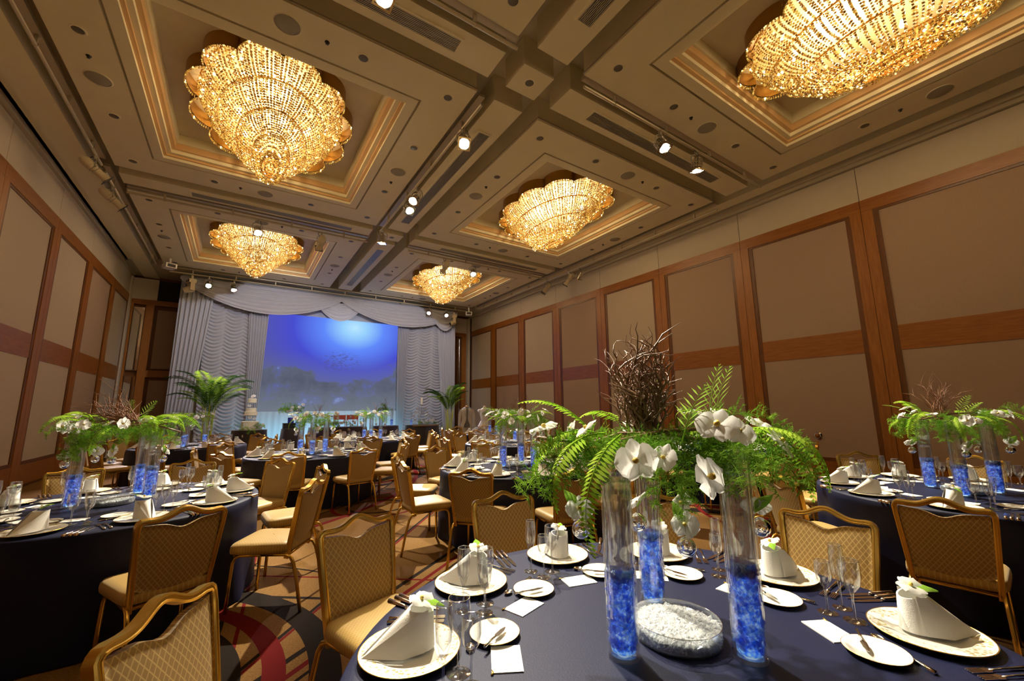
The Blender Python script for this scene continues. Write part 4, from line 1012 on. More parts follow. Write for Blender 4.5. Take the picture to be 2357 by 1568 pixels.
# glass candle tree
t_ = thing('glass_candle_tree', 'tall glass tree of cups topped by an ivory candle', 'candle stand', (5.70, 14.72, ZT))
build(MB().lathe([(.10, 0), (.1, .01), (.012, .03), (.012, .70), (.05, .72), (.05, .73), (0, .73)], 16), 'stem', GLASS_V, t_)
cup = MB().lathe([(0, -.03), (.02, -.028), (.028, 0), (.03, .03)], 12).mesh('cup', GLASS_RIM); arm_ = None
for lv in range(4):
    for k in range(7):
        a = 2*PI*k/7+lv*.4; r_ = .36-.06*lv; z = .18+.13*lv
        ar = build(MB().tube([(0, 0, z-.05), (r_*.6*math.cos(a), r_*.6*math.sin(a), z-.07), (r_*math.cos(a), r_*math.sin(a), z-.03)], .004, 4), 'arm', GLASS_V, t_); link_ob('cup', cup, ar, loc=(r_*math.cos(a), r_*math.sin(a), z))
build(MB().lathe([(0, .735), (.042, .735), (.042, .98), (.03, .985), (0, .98)], 16), 'candle', WAX, t_)
# folding director chairs behind the couple table
for k, x in enumerate((3.05, 3.48)):
    t_ = thing('folding_chair', 'red-brown folding chair behind the couple table, %s' % ('left' if k == 0 else 'right'), 'chair', (x, 15.45, ZS), 0, 'red-brown folding chairs')
    build(MB().box(-.18, .18, .19, .21, .90, 1.06), 'backrest', DIRW, t_, False); build(MB().box(-.18, .18, -.2, .2, .44, .47), 'seat', DIRW, t_, False)
    for s in (-1, 1):
        build(MB().tube([(s*.19, .2, 0), (s*.19, .2, 1.07)], .014, 6), 'back_post', WOOD_V, t_); build(MB().tube([(s*.17, -.2, 0), (s*.17, -.2, .44)], .014, 6), 'leg', WOOD_V, t_)
        build(MB().tube([(-s*.17, .2, .5), (s*.17, .2, .90)], .010, 6), 'cross_brace', WOOD_V, t_)
for k, x in enumerate((2.86, 3.26)):
    t_ = thing('candle_holder', 'tall clear glass candle holder on couple table, %s' % ('left' if k == 0 else 'right'), 'candle holder', (x, 14.92, ZT), 0, 'clear candle holders'); build(MB().lathe([(0, 0), (.04, 0), (.04, .01), (.008, .02), (.008, .26), (.03, .30), (.032, .40)], 14), 'glass', GLASS_RIM, t_); build(MB().lathe([(0, .30), (.02, .30), (.02, .36), (0, .36)], 10), 'candle', WAX, t_)
# palms
PFR = [frond_mesh('palm_frond', 1.35, 30, .40, .030, R(78), R(95), DARKLEAF, s, fold=.2, fwd_=.8) for s in (21, 22, 23)]
PFL = [frond_mesh('palm_frond', 1.2, 28, .36, .03, R(75), R(85), FERN, s, fold=.2, fwd_=.8) for s in (31, 32)]
def palm(x, y, z, lab, nfr, hs, seed, pot_h):
    rs = random.Random(seed); t_ = thing('potted_palm', lab, 'palm', (x, y, z), 0, 'potted palms on the stage')
    build(MB().lathe([(0, 0), (.17, 0), (.20, pot_h), (.185, pot_h), (.17, pot_h-.03), (0, pot_h-.03)], 24), 'pot', POT, t_); build(MB().lathe([(0, pot_h-.025), (.17, pot_h-.025)], 16), 'soil', SOILM, t_)
    for k in range(9):
        a = rs.uniform(0, 2*PI); q = rs.uniform(.02, .11); h_ = hs*rs.uniform(.8, 1.1)
        build(MB().tube([(q*math.cos(a), q*math.sin(a), pot_h-.04), (q*1.2*math.cos(a), q*1.2*math.sin(a), pot_h+h_*.5), (q*1.8*math.cos(a), q*1.8*math.sin(a), pot_h+h_)], [.018, .014, .010], 6), 'cane', STEMY, t_)
    for k in range(nfr):
        a = 2*PI*k/nfr+rs.uniform(-.2, .2); me = PFR[k % 3] if k % 3 else PFL[k % 2]
        link_ob('palm_frond', me, t_, loc=(.08*math.cos(a), .08*math.sin(a), pot_h+hs*rs.uniform(.55, 1.0)), rot=(rs.uniform(-.2, .2), rs.uniform(-.25, .25), a), scale=rs.uniform(.75, 1.1))
palm(-.68, 15.1, ZS, 'bushy dark potted palm before the left curtain', 26, 1.25, 1, .40)
palm(6.92, 14.95, ZS, 'potted palm with bright canes beside the mannequins', 15, .95, 2, .42)
# mannequins
def loft(rings, n=24):
    m = MB(); m.grid(lambda u, v: (0, 0, 0), 2, 2); m.v = []; m.f = []
    for (cx, cy, z, rx, ry) in rings:
        for k in range(n): a = 2*PI*k/n; m.v.append((cx+rx*math.cos(a), cy+ry*math.sin(a), z))
    for i in range(len(rings)-1):
        for k in range(n): k2 = (k+1) % n; m.f.append((i*n+k, i*n+k2, (i+1)*n+k2, (i+1)*n+k))
    m.f.append(tuple(reversed(range(n)))); m.f.append(tuple(range((len(rings)-1)*n, len(rings)*n))); return m
t_ = thing('suit_mannequin', 'headless mannequin wearing a silver grey tailcoat and trousers', 'mannequin', (6.62, 12.85, 0), R(-22))
build(loft([(0, 0, .82, .17, .12), (0, 0, .95, .165, .115), (0, 0, 1.10, .16, .11), (0, 0, 1.28, .19, .125), (0, 0, 1.40, .205, .115), (0, 0, 1.46, .16, .09), (0, 0, 1.50, .075, .065)]), 'torso', SHIRT, t_)
for s in (-1, 1):
    def jk(u, v, s=s):
        z = .50+v*.96; wdt = .205-.04*math.sin(max(0, min(1, (z-.9)/.45))*PI)*.9 if z > .9 else .205+.02*(.9-z)
        if z > 1.40: wdt = .205*(1-(z-1.40)/.06*.35) if z < 1.46 else .13
        a0 = R(-78 if z > 1.05 else -78+55*max(0, (1.05-z)/.5)); th = a0+(R(100)-a0)*u
        return (s*wdt*math.cos(th), (wdt*.66)*math.sin(th)-.012, z)
    build(MB().grid(jk, 18, 26), 'jacket_half', SUIT, t_, ang=0)
    build(MB().tube([(s*.185, 0, 1.41), (s*.235, -.01, 1.25), (s*.25, -.02, 1.05), (s*.255, -.05, .80)], [.055, .052, .047, .043], 12), 'sleeve', SUIT, t_)
    build(MB().add([(s*.02, -.142, 1.08), (s*.10, -.135, 1.34), (s*.055, -.10, 1.47), (s*.03, -.125, 1.40)], [(0, 1, 2, 3)]), 'lapel', SHEER, t_, False)
    build(MB().tube([(s*.085, 0, .88), (s*.09, 0, .45), (s*.09, 0, .02)], [.10, .08, .075], 12), 'trouser_leg', SUIT, t_)
build(MB().lathe([(.05, 1.49), (.052, 1.53), (.03, 1.55), (0, 1.55)], 14), 'neck_cap', SKINF, t_)
t_ = thing('gown_mannequin', 'headless mannequin in a white wedding gown with ruffled skirt', 'mannequin', (7.28, 12.78, 0), R(-22))
build(loft([(0, 0, .98, .135, .10), (0, 0, 1.05, .125, .09), (0, 0, 1.16, .145, .105), (0, -.01, 1.27, .175, .125), (0, 0, 1.35, .165, .10), (0, 0, 1.42, .15, .08), (0, 0, 1.46, .06, .05), (0, 0, 1.50, .048, .045)]), 'bodice', GOWN, t_)
for s in (-1, 1): build(MB().lathe([(0, -.06), (.05, -.04), (.065, 0), (.045, .04), (0, .05)], 12, cx=s*.185, cy=0).xf(Matrix.Translation((0, 0, 1.37))), 'puff_sleeve', GOWN, t_)
for q in range(7):
    z1 = 1.02-.13*q; r0, r1 = .14+.045*q, .22+.055*q
    def rf(u, v, r0=r0, r1=r1, z1=z1, q=q):
        a = 2*PI*u; rr_ = r0+(r1-r0)*v; return (rr_*(1+.08*v*math.sin(11*a+q)+.04*v*math.sin(23*a))*math.cos(a), .85*rr_*(1+.08*v*math.sin(11*a+q))*math.sin(a), max(.02, z1-.20*v))
    build(MB().grid(rf, 72, 5, closeu=True), 'ruffle', GOWN, t_, ang=0)
build(MB().lathe([(.045, 1.49), (.047, 1.52), (.025, 1.535), (0, 1.535)], 14), 'neck_cap', SKINF, t_)

# ---------------------------------------------------------------- banquet tables
TR, TZ = 1.0, .72
TN = {'T1': 'foremost table', 'T2': 'table by the left wall', 'T3': 'table left of the aisle', 'T4': 'middle table', 'T5': 'table by the right wall', 'T6': 'table before the left palm',
      'T7': 'table before the screen', 'T8': 'table beyond the middle one', 'T9': 'table before the mannequins', 'T10': 'table behind the foremost vases'}
PHASE = {'T1': 5, 'T2': 3, 'T3': 0, 'T4': 2, 'T5': 6, 'T6': 2, 'T7': 0, 'T8': 1, 'T9': 3, 'T10': 4}
def cloth_mesh(seed, folds):
    rs = random.Random(seed); ph = rs.uniform(0, 6)
    def fn(u, v):
        th = 2*PI*u
        if v < .5: r_ = TR*(v/.5)*.985; return (r_*math.cos(th), r_*math.sin(th), TZ)
        q = (v-.5)/.5
        if q < .2: e = q/.2; r_ = TR-.015+.015*math.sin(e*PI/2); z = TZ-.02*(1-math.cos(e*PI/2)); 
        else:
            e = (q-.2)/.8; f = .012+.055*e*e; wv = .5+.5*math.sin(folds*th+ph+.8*math.sin(2*th)); r_ = TR+f*wv*(.5+.5*math.sin(5*th+ph))+.02*e; z = TZ-.02-(TZ-.03)*e
        return (r_*math.cos(th), r_*math.sin(th), z)
    return MB().grid(fn, 128, 22, closeu=True).mesh('tablecloth', CLOTH)
CLM = [cloth_mesh(1, 17), cloth_mesh(2, 14)]
top_m = MB().lathe([(0, TZ-.035), (.97, TZ-.035), (.97, TZ-.004), (0, TZ-.004)], 40).mesh('tabletop', STAGEW, False)
tleg = MB().tube([(0, 0, 0), (0, 0, TZ-.035)], .02, 8).mesh('leg', METAL_G)

# ---------------------------------------------------------------- chair
def chair_meshes():
    lean = lambda z: -.195-(z-.45)*.19
    def topz(y): a = abs(y); return .842+.046*math.exp(-(y/.072)**2)+.012*max(0, (a-.10)/.11)**2
    pts = []
    for z in (.36, .44, .52, .62, .72, .79): pts.append((lean(z), .178+.032*(z-.36)/.45, z))
    for a in (20, 45, 70): pts.append((lean(.83), .186+.025*math.cos(R(a)), .815+.033*math.sin(R(a))))
    for k in range(25): y = .172-.344*k/24; z = topz(y); pts.append((lean(z), y, z))
    for a in (110, 135, 160): pts.append((lean(.83), -.186+.025*math.cos(R(a)), .815+.033*math.sin(R(a))))
    for z in (.79, .72, .62, .52, .44, .36): pts.append((lean(z), -.178-.032*(z-.36)/.45, z))
    s_ = .013; sect = [(-s_, -.016), (-s_, .016), (-s_*.45, .018), (-s_*.3, .0145), (s_*.3, .0145), (s_*.45, .018), (s_, .016), (s_, -.016), (s_*.45, -.018), (s_*.3, -.0145), (-s_*.3, -.0145), (-s_*.45, -.018)]
    fr = sharp(MB().sweep(pts, sect, (1, 0, .19)).mesh('back_frame', GOLD), 30)
    def cush(sign):
        def fn(u, v):
            y = -.192+.384*u; yy = abs(y)
            tp = .818+.008*max(0, (yy-.1)/.1)**2-.034*math.exp(-(y/.062)**2)
            bt = .475-.055*math.cos(min(1, yy/.185)*PI/2)**.8
            z = bt+(tp-bt)*v; y2 = y*(1-.10*(1-v)**1.5)
            b = .008+.018*(math.sin(PI*min(1, max(0, u)))**.5)*(math.sin(PI*min(.98, max(.02, v)))**.5)
            return (lean(z)+sign*b, y2, z)
        return fn
    m = MB().grid(cush(1), 21, 14); n0 = len(m.v); m.grid(cush(-1), 21, 14)
    # close the edge
    nu, nv = 21, 14; loop = [i for i in range(nu)] + [j*nu+nu-1 for j in range(1, nv)] + [(nv-1)*nu+i for i in range(nu-2, -1, -1)] + [j*nu for j in range(nv-2, 0, -1)]
    for k in range(len(loop)): a, b = loop[k], loop[(k+1) % len(loop)]; m.f.append((a, b, b+n0, a+n0))
    m.f = [f if i < 260 or i >= 520 else tuple(reversed(f)) for i, f in enumerate(m.f)]
    bk = m.mesh('back_cushion', FAB_BACK)
    # seat cushion: superellipse stack
    m = MB(); rings = [(.92, .400), (1.0, .408), (1.01, .43), (1.0, .452), (.95, .468), (.80, .476), (.4, .482), (.02, .483)]; n = 44
    for (s, z) in rings:
        for k in range(n):
            a = 2*PI*k/n; c, q = math.cos(a), math.sin(a); e = .28
            x = abs(c)**e*(1 if c > 0 else -1)*.222*s+.012; y = abs(q)**e*(1 if q > 0 else -1)*(.222+.012*(x/.22))*s
            m.v.append((x, y, z))
    for i in range(len(rings)-1):
        for k in range(n): k2 = (k+1) % n; m.f.append((i*n+k, i*n+k2, (i+1)*n+k2, (i+1)*n+k))
    m.f.append(tuple(reversed(range(n)))); seat = m.mesh('seat', FAB_SEAT)
    legs = []
    for s in (-1, 1):
        legs.append(MB().tube([(.215, s*.205, 0), (.208, s*.20, .2), (.20, s*.195, .34), (.185, s*.192, .375), (.15, s*.19, .388), (.0, s*.19, .39)], .0125, 8).mesh('leg', GOLD))
        legs.append(MB().tube([(-.315, s*.205, 0), (-.275, s*.20, .2), (-.24, s*.195, .33), (-.215, s*.192, .37), (-.17, s*.19, .388), (.0, s*.19, .39)], .0125, 8).mesh('leg', GOLD))
    sf = MB().tube([(.20, -.19, .385), (.20, .19, .385)], .011, 6).tube([(-.19, -.18, .385), (-.19, .18, .385)], .011, 6).mesh('seat_frame', GOLD)
    return fr, bk, seat, legs, sf
CHR = chair_meshes()
rs = random.Random(77)
def add_chair(x, y, rz, label):
    t_ = thing('banquet_chair', label, 'chair', (x, y, 0), rz, 'gold banquet chairs')
    link_ob('back_frame', CHR[0], t_); link_ob('back_cushion', CHR[1], t_); link_ob('seat', CHR[2], t_); link_ob('seat_frame', CHR[4], t_)
    for l in CHR[3]: link_ob('leg', l, t_)
def infr(p, mg=60):
    x, y = proj(p); return -mg < x < 2357+mg and -mg < y < 1568+mg
# ---------------------------------------------------------------- tableware meshes
def lp(prof, name, mat, n=36, ang=35): return sharp(MB().lathe(prof, n).mesh(name, mat), ang)
PL = lp([(0, .008), (.085, .008), (.098, .014), (.146, .019), (.150, .020), (.149, .017), (.10, .010), (.085, 0), (0, 0)], 'plate', PLATEM, 48)
PLR = MB().tube([(.1495*math.cos(2*PI*k/48), .1495*math.sin(2*PI*k/48), .0192) for k in range(48)], .0017, 4, closed=True).mesh('gold_rim', GOLD)
BP = lp([(0, .006), (.055, .006), (.064, .011), (.080, .015), (.082, .015), (.064, .007), (.052, 0), (0, 0)], 'bread_plate', WHITE_P, 36)
BPR = MB().tube([(.0815*math.cos(2*PI*k/36), .0815*math.sin(2*PI*k/36), .0146) for k in range(36)], .0010, 4, closed=True).mesh('gold_line', GOLD)
GLASS_S = thin_glass('stem_clear_glass', edge=.95, base=.12)
def glass(profile_, name):
    k = next(i for i, q in enumerate(profile_) if q[1] > .08)
    st_ = [(0, 0)]+profile_[:k+1]+[(0, profile_[k][1]+.004)]
    return sharp(MB().lathe(profile_[k:], 24).mesh(name, GLASS), 60), sharp(MB().lathe(st_, 20).mesh('stem', GLASS_S), 60)
def rim(r_, z, rt_=.0011): return MB().tube([(r_*math.cos(2*PI*k/28), r_*math.sin(2*PI*k/28), z) for k in range(28)], rt_, 4, closed=True).mesh('rim', GLASS_RIM)
WG = glass([(.034, 0), (.034, .0015), (.012, .005), (.0042, .012), (.0038, .07), (.006, .09), (.013, .097), (.027, .118), (.033, .145), (.0325, .175), (.031, .196), (.0296, .196), (.031, .175), (.0315, .145), (.0255, .119), (.0, .101)], 'bowl')
WS = glass([(.031, 0), (.031, .0015), (.011, .005), (.004, .012), (.0036, .066), (.0055, .084), (.012, .091), (.023, .108), (.027, .13), (.0262, .155), (.0245, .172), (.0232, .172), (.0252, .13), (.0215, .109), (0, .095)], 'bowl')
WF = glass([(.030, 0), (.030, .0015), (.010, .005), (.0038, .012), (.0035, .07), (.006, .088), (.012, .10), (.021, .13), (.0235, .165), (.0225, .20), (.0215, .218), (.0203, .218), (.0222, .165), (.0195, .131), (0, .104)], 'bowl')
GSET = {'L': (WG, rim(.0303, .196), 'large wine glass'), 'S': (WS, rim(.0239, .172), 'small wine glass'), 'F': (WF, rim(.0209, .218), 'champagne flute')}
# folded napkin: a rolled pocket with one wing sweeping down to a point
def napkin_mesh():
    m = MB(); n = 40
    def ring(f, ins=1.0, dz=0):
        out = []
        for k in range(n):
            a = 2*PI*k/n; c, s = math.cos(a), math.sin(a); tip = max(0, c)**2.2
            x = .043*c*(1-.12*f)+.125*tip*(1-f)-.03; y = .043*s*(1-.12*f)*(1+.35*(1-f)*max(0, c)*(1-tip))
            out.append((x if ins == 1 else -.03+(x+.03)*ins, y*ins, .009+.108*f-.012*f*max(0, -c)+dz))
        return out
    allr = [ring(f) for f in (0, .12, .3, .5, .7, .85, 1.0)]+[ring(1.0, .88), ring(.75, .72)]
    for r_ in allr: m.v += r_
    for i in range(len(allr)-1):
        for k in range(n): k2 = (k+1) % n; m.f.append((i*n+k, i*n+k2, (i+1)*n+k2, (i+1)*n+k))
    m.f.append(tuple(reversed(range(n)))); m.f.append(tuple(range((len(allr)-1)*n, len(allr)*n)))
    # the crossing fold: two thin sheets standing just off the roll, with a crisp slanting edge
    for s in (-1, 1):
        m.add([(.142, s*.006, .010), (.03, s*.060, .010), (-.035, s*.047, .010), (-.045, s*.040, .122), (-.01, s*.043, .113), (.06, s*.03, .066)], [(0, 1, 5), (1, 4, 5), (1, 2, 3, 4)])
    return sharp(m.mesh('napkin', NAPKIN), 35)
NAP = napkin_mesh()
MENU = MB().box(-.065, .065, -.045, .045, 0, .0012).box(-.065, .065, -.045, .045, .0022, .0034).box(-.065, .065, -.045, -.0437, 0, .0034).mesh('card', PAPER, False)
MRING = MB().tube([(.030*math.cos(2*PI*k/28), .022*math.sin(2*PI*k/28), .0036) for k in range(28)], .0005, 4, closed=True).add([(-.003, -.002, .0037), (.003, -.002, .0037), (.003, .002, .0037), (-.003, .002, .0037)], [(0, 1, 2, 3)]).mesh('oval_mark', INK)
TASS = MB().tube([(0, 0, .003), (.012, .004, .003), (.022, .0, .002)], [.0012, .003, .004], 5).mesh('tassel', GOLD)
def strip(pts, z=.003, th=.0018):  # flat cutlery outline mirrored about x
    m = MB(); n = len(pts); vs = []
    for s, zz in ((1, z+th), (1, z)):
        vs += [(x, w_, zz if True else 0) for x, w_ in pts] + [(x, -w_, zz) for x, w_ in reversed(pts)]
    k = 2*n; m.add(vs, [tuple(reversed(range(k))), tuple(range(k, 2*k))] + [(i, (i+1) % k, k+(i+1) % k, k+i) for i in range(k)]); return m
KB = strip([(0, .002), (-.03, .008), (-.10, .0095), (-.115, .006)], .002).mesh('blade', SILVER, False)
KH = MB().tube([(-.112, 0, .006), (-.125, 0, .006), (-.16, 0, .0065), (-.205, 0, .006)], [.004, .0065, .0075, .009], 8).mesh('handle', BRONZE)
FH = MB().tube([(-.06, 0, .004), (-.10, 0, .006), (-.15, 0, .005), (-.195, 0, .004)], [.0028, .0028, .005, .0075], 6).mesh('handle', SILVER)
FT = strip([(-.042, .011), (-.058, .011), (-.066, .003)], .004)
for q in (-.0085, -.0028, .0028, .0085): FT.box(-.044, 0, q-.0016, q+.0016, .004, .006)
FT = FT.mesh('tines', SILVER, False)
SPB = MB().lathe([(0, .002), (.010, .003), (.0145, .007)], 14, sx=1.5).xf(Matrix.Translation((-.022, 0, .002))).mesh('spoon_bowl', SILVER)
BKN = strip([(0, .002), (-.02, .0075), (-.055, .0085), (-.062, .004)], .0).mesh('blade', SILVER, False)
BKH = MB().tube([(-.06, 0, .002), (-.09, 0, .003), (-.13, 0, .003)], [.0025, .004, .005], 6).mesh('handle', SILVER)
def cutlery(kind, loc, rz, label, name):
    t_ = thing(name, label, 'cutlery', loc, rz, name.replace('_', ' ')+'s at the place settings')
    if kind == 'knife': link_ob('blade', KB, t_); link_ob('handle', KH, t_)
    elif kind == 'fork': link_ob('tines', FT, t_); link_ob('handle', FH, t_)
    elif kind == 'spoon': link_ob('spoon_bowl', SPB, t_); link_ob('handle', FH, t_)
    else: link_ob('blade', BKN, t_); link_ob('handle', BKH, t_)
SETT = {'T1': 2, 'T2': 2, 'T4': 2, 'T5': 2, 'T3': 1, 'T8': 1, 'T10': 1, 'T6': 1, 'T7': 1, 'T9': 1}
SEATW = ['leftmost', 'second from left', 'middle', 'fourth from left', 'rightmost']
def seat_names(key):
    cx, cy = TC[key]; d0 = math.atan2(-cy, -cx)      # towards the camera
    out = {}
    angs = [PHASE[key]+36*k for k in range(10)]
    near = [a for a in angs if math.cos(R(a)-d0) > 0]; far = [a for a in angs if a not in near]
    perp = (cy/math.hypot(cx, cy), -cx/math.hypot(cx, cy))  # rightwards seen from the camera
    for grp, wd in ((near, 'near'), (far, 'far')):
        grp.sort(key=lambda a: math.cos(R(a))*perp[0]+math.sin(R(a))*perp[1])
        for i, a in enumerate(grp): out[a] = '%s on %s side of %s' % (SEATW[min(4, i)] if len(grp) <= 5 else ORD[i], wd, TN[key])
    return out
SHOWN = {}
for key, (cx, cy) in TC.items():
    tt = thing('banquet_table', 'round table hidden under the navy cloth, %s' % TN[key], 'table', (cx, cy, 0), 0, 'round banquet tables'); link_ob('tabletop', top_m, tt)
    for k in range(4): link_ob('leg', tleg, tt, loc=(.6*math.cos(k*PI/2), .6*math.sin(k*PI/2), 0))
    c_ = link_ob('tablecloth', CLM[len(SHOWN) % 2], None, loc=(cx, cy, 0), rot=(0, 0, rs.uniform(0, 6))); tag(c_, 'floor length navy cloth on the round %s' % TN[key], 'tablecloth', 'navy tablecloths'); SHOWN[key] = 1
    names = seat_names(key)
    for a, nm in names.items():
        th = R(a); ux, uy = math.cos(th), math.sin(th)
        ja = rs.uniform(-4, 4); d = 1.30+rs.uniform(-.02, .05)
        # chair
        chx, chy = cx+ux*d, cy+uy*d
        if (infr((chx, chy, .6), 120) or infr((chx+ux*.3, chy+uy*.3, .85), 60)) and math.hypot(chx, chy) > .9:
            add_chair(chx, chy, th+PI+R(ja), 'gold banquet chair, '+nm)
        # setting: u outward, v counter-clockwise (the sitter's right)
        if not infr((cx+.8*ux, cy+.8*uy, TZ), 160): continue
        def at(u, v, z=0): return (cx+ux*u-uy*v, cy+uy*u+ux*v, TZ+z)
        lv = SETT[key]
        p_ = thing('charger_plate', 'gold-rimmed charger plate, '+nm, 'plate', at(.82, 0), th, 'charger plates'); link_ob('plate', PL, p_); link_ob('gold_rim', PLR, p_)
        fa = th+R(rs.uniform(-18, 28))
        nk = link_ob('napkin', NAP, None, loc=at(.82, 0, .0085), rot=(0, 0, fa)); tag(nk, 'folded white napkin, '+nm, 'napkin', 'folded napkins')
        ox, oy = math.cos(fa)*-.03, math.sin(fa)*-.03
        b3 = at(.82, 0); orchid(None, (b3[0]+ox, b3[1]+oy, TZ+.146), (rs.uniform(-.35, .35), rs.uniform(-.3, .3), rs.uniform(0, 6.28)), 1.15, True, 'orchid', 'white orchid on napkin, '+nm, 'orchids on the napkins')
        b_ = thing('bread_plate', 'small white bread plate, '+nm, 'plate', at(.565, -.085), th, 'bread plates'); link_ob('dish', BP, b_); link_ob('gold_line', BPR, b_)
        mc = thing('menu_card', 'white menu card, '+nm, 'card', at(.53, .045), th+PI/2+R(rs.uniform(-8, 8)), 'menu cards'); link_ob('card', MENU, mc); link_ob('oval_mark', MRING, mc); link_ob('tassel', TASS, mc, loc=(.05, -.045, 0))
        for kd, (u, v) in (('F', (.70, .195)), ('S', (.625, .165)), ('L', (.668, .100))):
            g_ = thing('wine_glass' if kd != 'F' else 'champagne_flute', GSET[kd][2]+', '+nm, 'glass', at(u+rs.uniform(-.003, .003), v+rs.uniform(-.003, .003)), rs.uniform(0, 6), 'stemware at the place settings')
            link_ob('bowl', GSET[kd][0][0], g_); link_ob('stem', GSET[kd][0][1], g_); link_ob('rim', GSET[kd][1], g_)
        if lv == 2:
            for q, wd in enumerate(('inner', 'middle', 'outer')): cutlery('knife', at(.78, .215+.027*q+.02), th+PI+R(rs.uniform(-1, 1)), '%s table knife, %s' % (wd, nm), 'table_knife')
            for q, wd in enumerate(('inner', 'outer')): cutlery('fork', at(.74, -.18-.03*q), th+PI+R(rs.uniform(-1, 1)), '%s table fork, %s' % (wd, nm), 'table_fork')
            cutlery('butter', at(.53, -.10, .0165), th+PI+R(60), 'butter knife on plate, '+nm, 'butter_knife')
            cutlery('spoon', at(.64, .01), th+PI/2, 'dessert spoon, '+nm, 'dessert_spoon')

# ---------------------------------------------------------------- centrepieces
DISH = lp([(0, .004), (.125, .004), (.133, .008), (.135, .055), (.137, .055), (.136, .006), (.128, 0), (0, 0)], 'glass', GLASS_V, 40)
DRIM = MB().tube([(.136*math.cos(2*PI*k/48), .136*math.sin(2*PI*k/48), .055) for k in range(48)], .0014, 4, closed=True).mesh('rim', GLASS_RIM)
def crys(seed, n, rb):
    rs_ = np.random.RandomState(seed); C_ = []; Rr = []
    for k in range(n):
        q = .127*math.sqrt(rs_.rand()); a = rs_.rand()*6.283; h = .044-.45*(q/.127)**4*.02
        z = h-rb*.4*rs_.rand() if k < n*.7 else .008+rs_.rand()*.03
        if k >= n*.7: q = .127
        rr_ = rb*(.6+.8*rs_.rand()); C_.append((q*math.cos(a), q*math.sin(a), max(z, rr_*1.4+.005))); Rr.append(rr_)
    return blobs(C_, Rr, 'crystals', CRYST, jitter=.6, seed=seed)
CRY = crys(1, 2600, .0075); CRYF = crys(2, 500, .016)
CBASE = lathe_prof([(0, .006), (.124, .006), (.124, .034), (.06, .042), (0, .043)], 'crystal_bed', CRYST, 30)
ORB = lathe_prof([(.006, .030), (.012, .0268), (.022, .019), (.028, .008), (.029, 0), (.028, -.008), (.022, -.019), (.012, -.0268), (0, -.029)], 'orb', ORB_M, 20)
VPOS = {'T1': (178, 1.0), 'T2': (30, 1), 'T3': (20, 1), 'T4': (-70, 1), 'T5': (190, 1), 'T6': (0, 1), 'T7': (10, 1), 'T8': (40, 1), 'T9': (0, 1), 'T10': (70, 1)}
NEARK = ('T1', 'T2', 'T4', 'T5')
PICK = ['left', 'right', 'farther']
def arrangement(key, cx, cy, spec):
    r_ = random.Random(hash(key) % 1000 if False else sum(map(ord, key)))
    z0 = TZ+.60
    t_ = thing('floral_centrepiece', {'T1': 'big fern and orchid centrepiece with tall curly willow branches, foremost table', 'T2': 'fern and orchid centrepiece with leaning brown twigs, table by the left wall',
        'T5': 'fern and orchid centrepiece with upright twigs, table by the right wall'}.get(key, 'fern and orchid centrepiece on vases, %s' % TN[key]), 'flowers', (cx, cy, z0), 0, 'floral centrepieces')
    v_ = link_ob('vine', VINE, t_, rot=(0, 0, R(-33))); link_ob('vine', VINE, t_, rot=(.2, 0, R(150)), scale=.85)
    nA, nF = spec['asp'], spec['fr']
    for k in range(nA):
        a = r_.uniform(0, 2*PI); q = .26*math.sqrt(r_.random()); e_, n_ = .30*r_.uniform(-1, 1), r_.uniform(-.17, .06); px_, py_ = (.833*e_+.552*n_, -.552*e_+.833*n_) if key == 'T1' else (q*math.cos(a), q*math.sin(a))
        link_ob('asparagus_sprig', AS[k % 3], t_, loc=(px_, py_, r_.uniform(-.05, .06)), rot=(r_.uniform(-.4, .4), r_.uniform(-.1, 1.1), a+r_.uniform(-.7, .7)), scale=r_.uniform(.6, .95))
    for k in range(nF):
        a = 2*PI*k/nF+r_.uniform(-.3, .3); q = r_.uniform(.12, .26)
        link_ob('frond', FR[(0, 2, 1, 3)[k % 4]], t_, loc=(q*math.cos(a), q*math.sin(a), r_.uniform(.0, .07)), rot=(r_.uniform(-.3, .3), r_.uniform(.0, .55), a), scale=r_.uniform(.65, .9))
    for (a, el, s, mi) in spec.get('fx', []): link_ob('frond', FR[mi], t_, loc=(.24*math.cos(R(a)), .24*math.sin(R(a)), .05), rot=(0, R(-el), R(a)), scale=s)
    for k, (a, q, z, tl, s) in enumerate(spec['orc']): orchid(t_, (q*math.cos(R(a)), q*math.sin(R(a)), z+r_.uniform(-.03, .03)), (R(tl+r_.uniform(-35, 15)), r_.uniform(-.5, .5), R(a)+PI/2+r_.uniform(-.8, .8)), s*r_.uniform(.8, 1.1))
    for k in range(spec['tw']):
        bx_, by_, lx, ly = spec['tpos']; a = r_.uniform(0, 2*PI); q = .06*r_.random()
        ms = TWC if spec['curly'] else TWS
        link_ob('branch', ms[k % len(ms)], t_, loc=(bx_+q*math.cos(a), by_+q*math.sin(a), .0), rot=(ly+r_.uniform(-1, 1)*spec.get('spr', .2), lx+r_.uniform(-1, 1)*spec.get('spr', .2), r_.uniform(0, 6.28) if not (lx or ly) else 0), scale=r_.uniform(.75, 1.05)*spec.get('ts', 1))
    return t_
OR_G = [(205, .34, .02, 85, 1.5), (240, .34, .06, 70, 1.4), (280, .34, .02, 80, 1.5), (150, .40, .08, 40, 1.5), (-25, .36, .07, 50, 1.4), (217, .30, -.02, 75, 1.35), (170, .30, .05, 30, 1.3), (262, .28, .05, 55, 1.25), (300, .33, .04, 60, 1.2), (60, .3, .04, 40, 1.2), (120, .32, .03, 50, 1.2)]
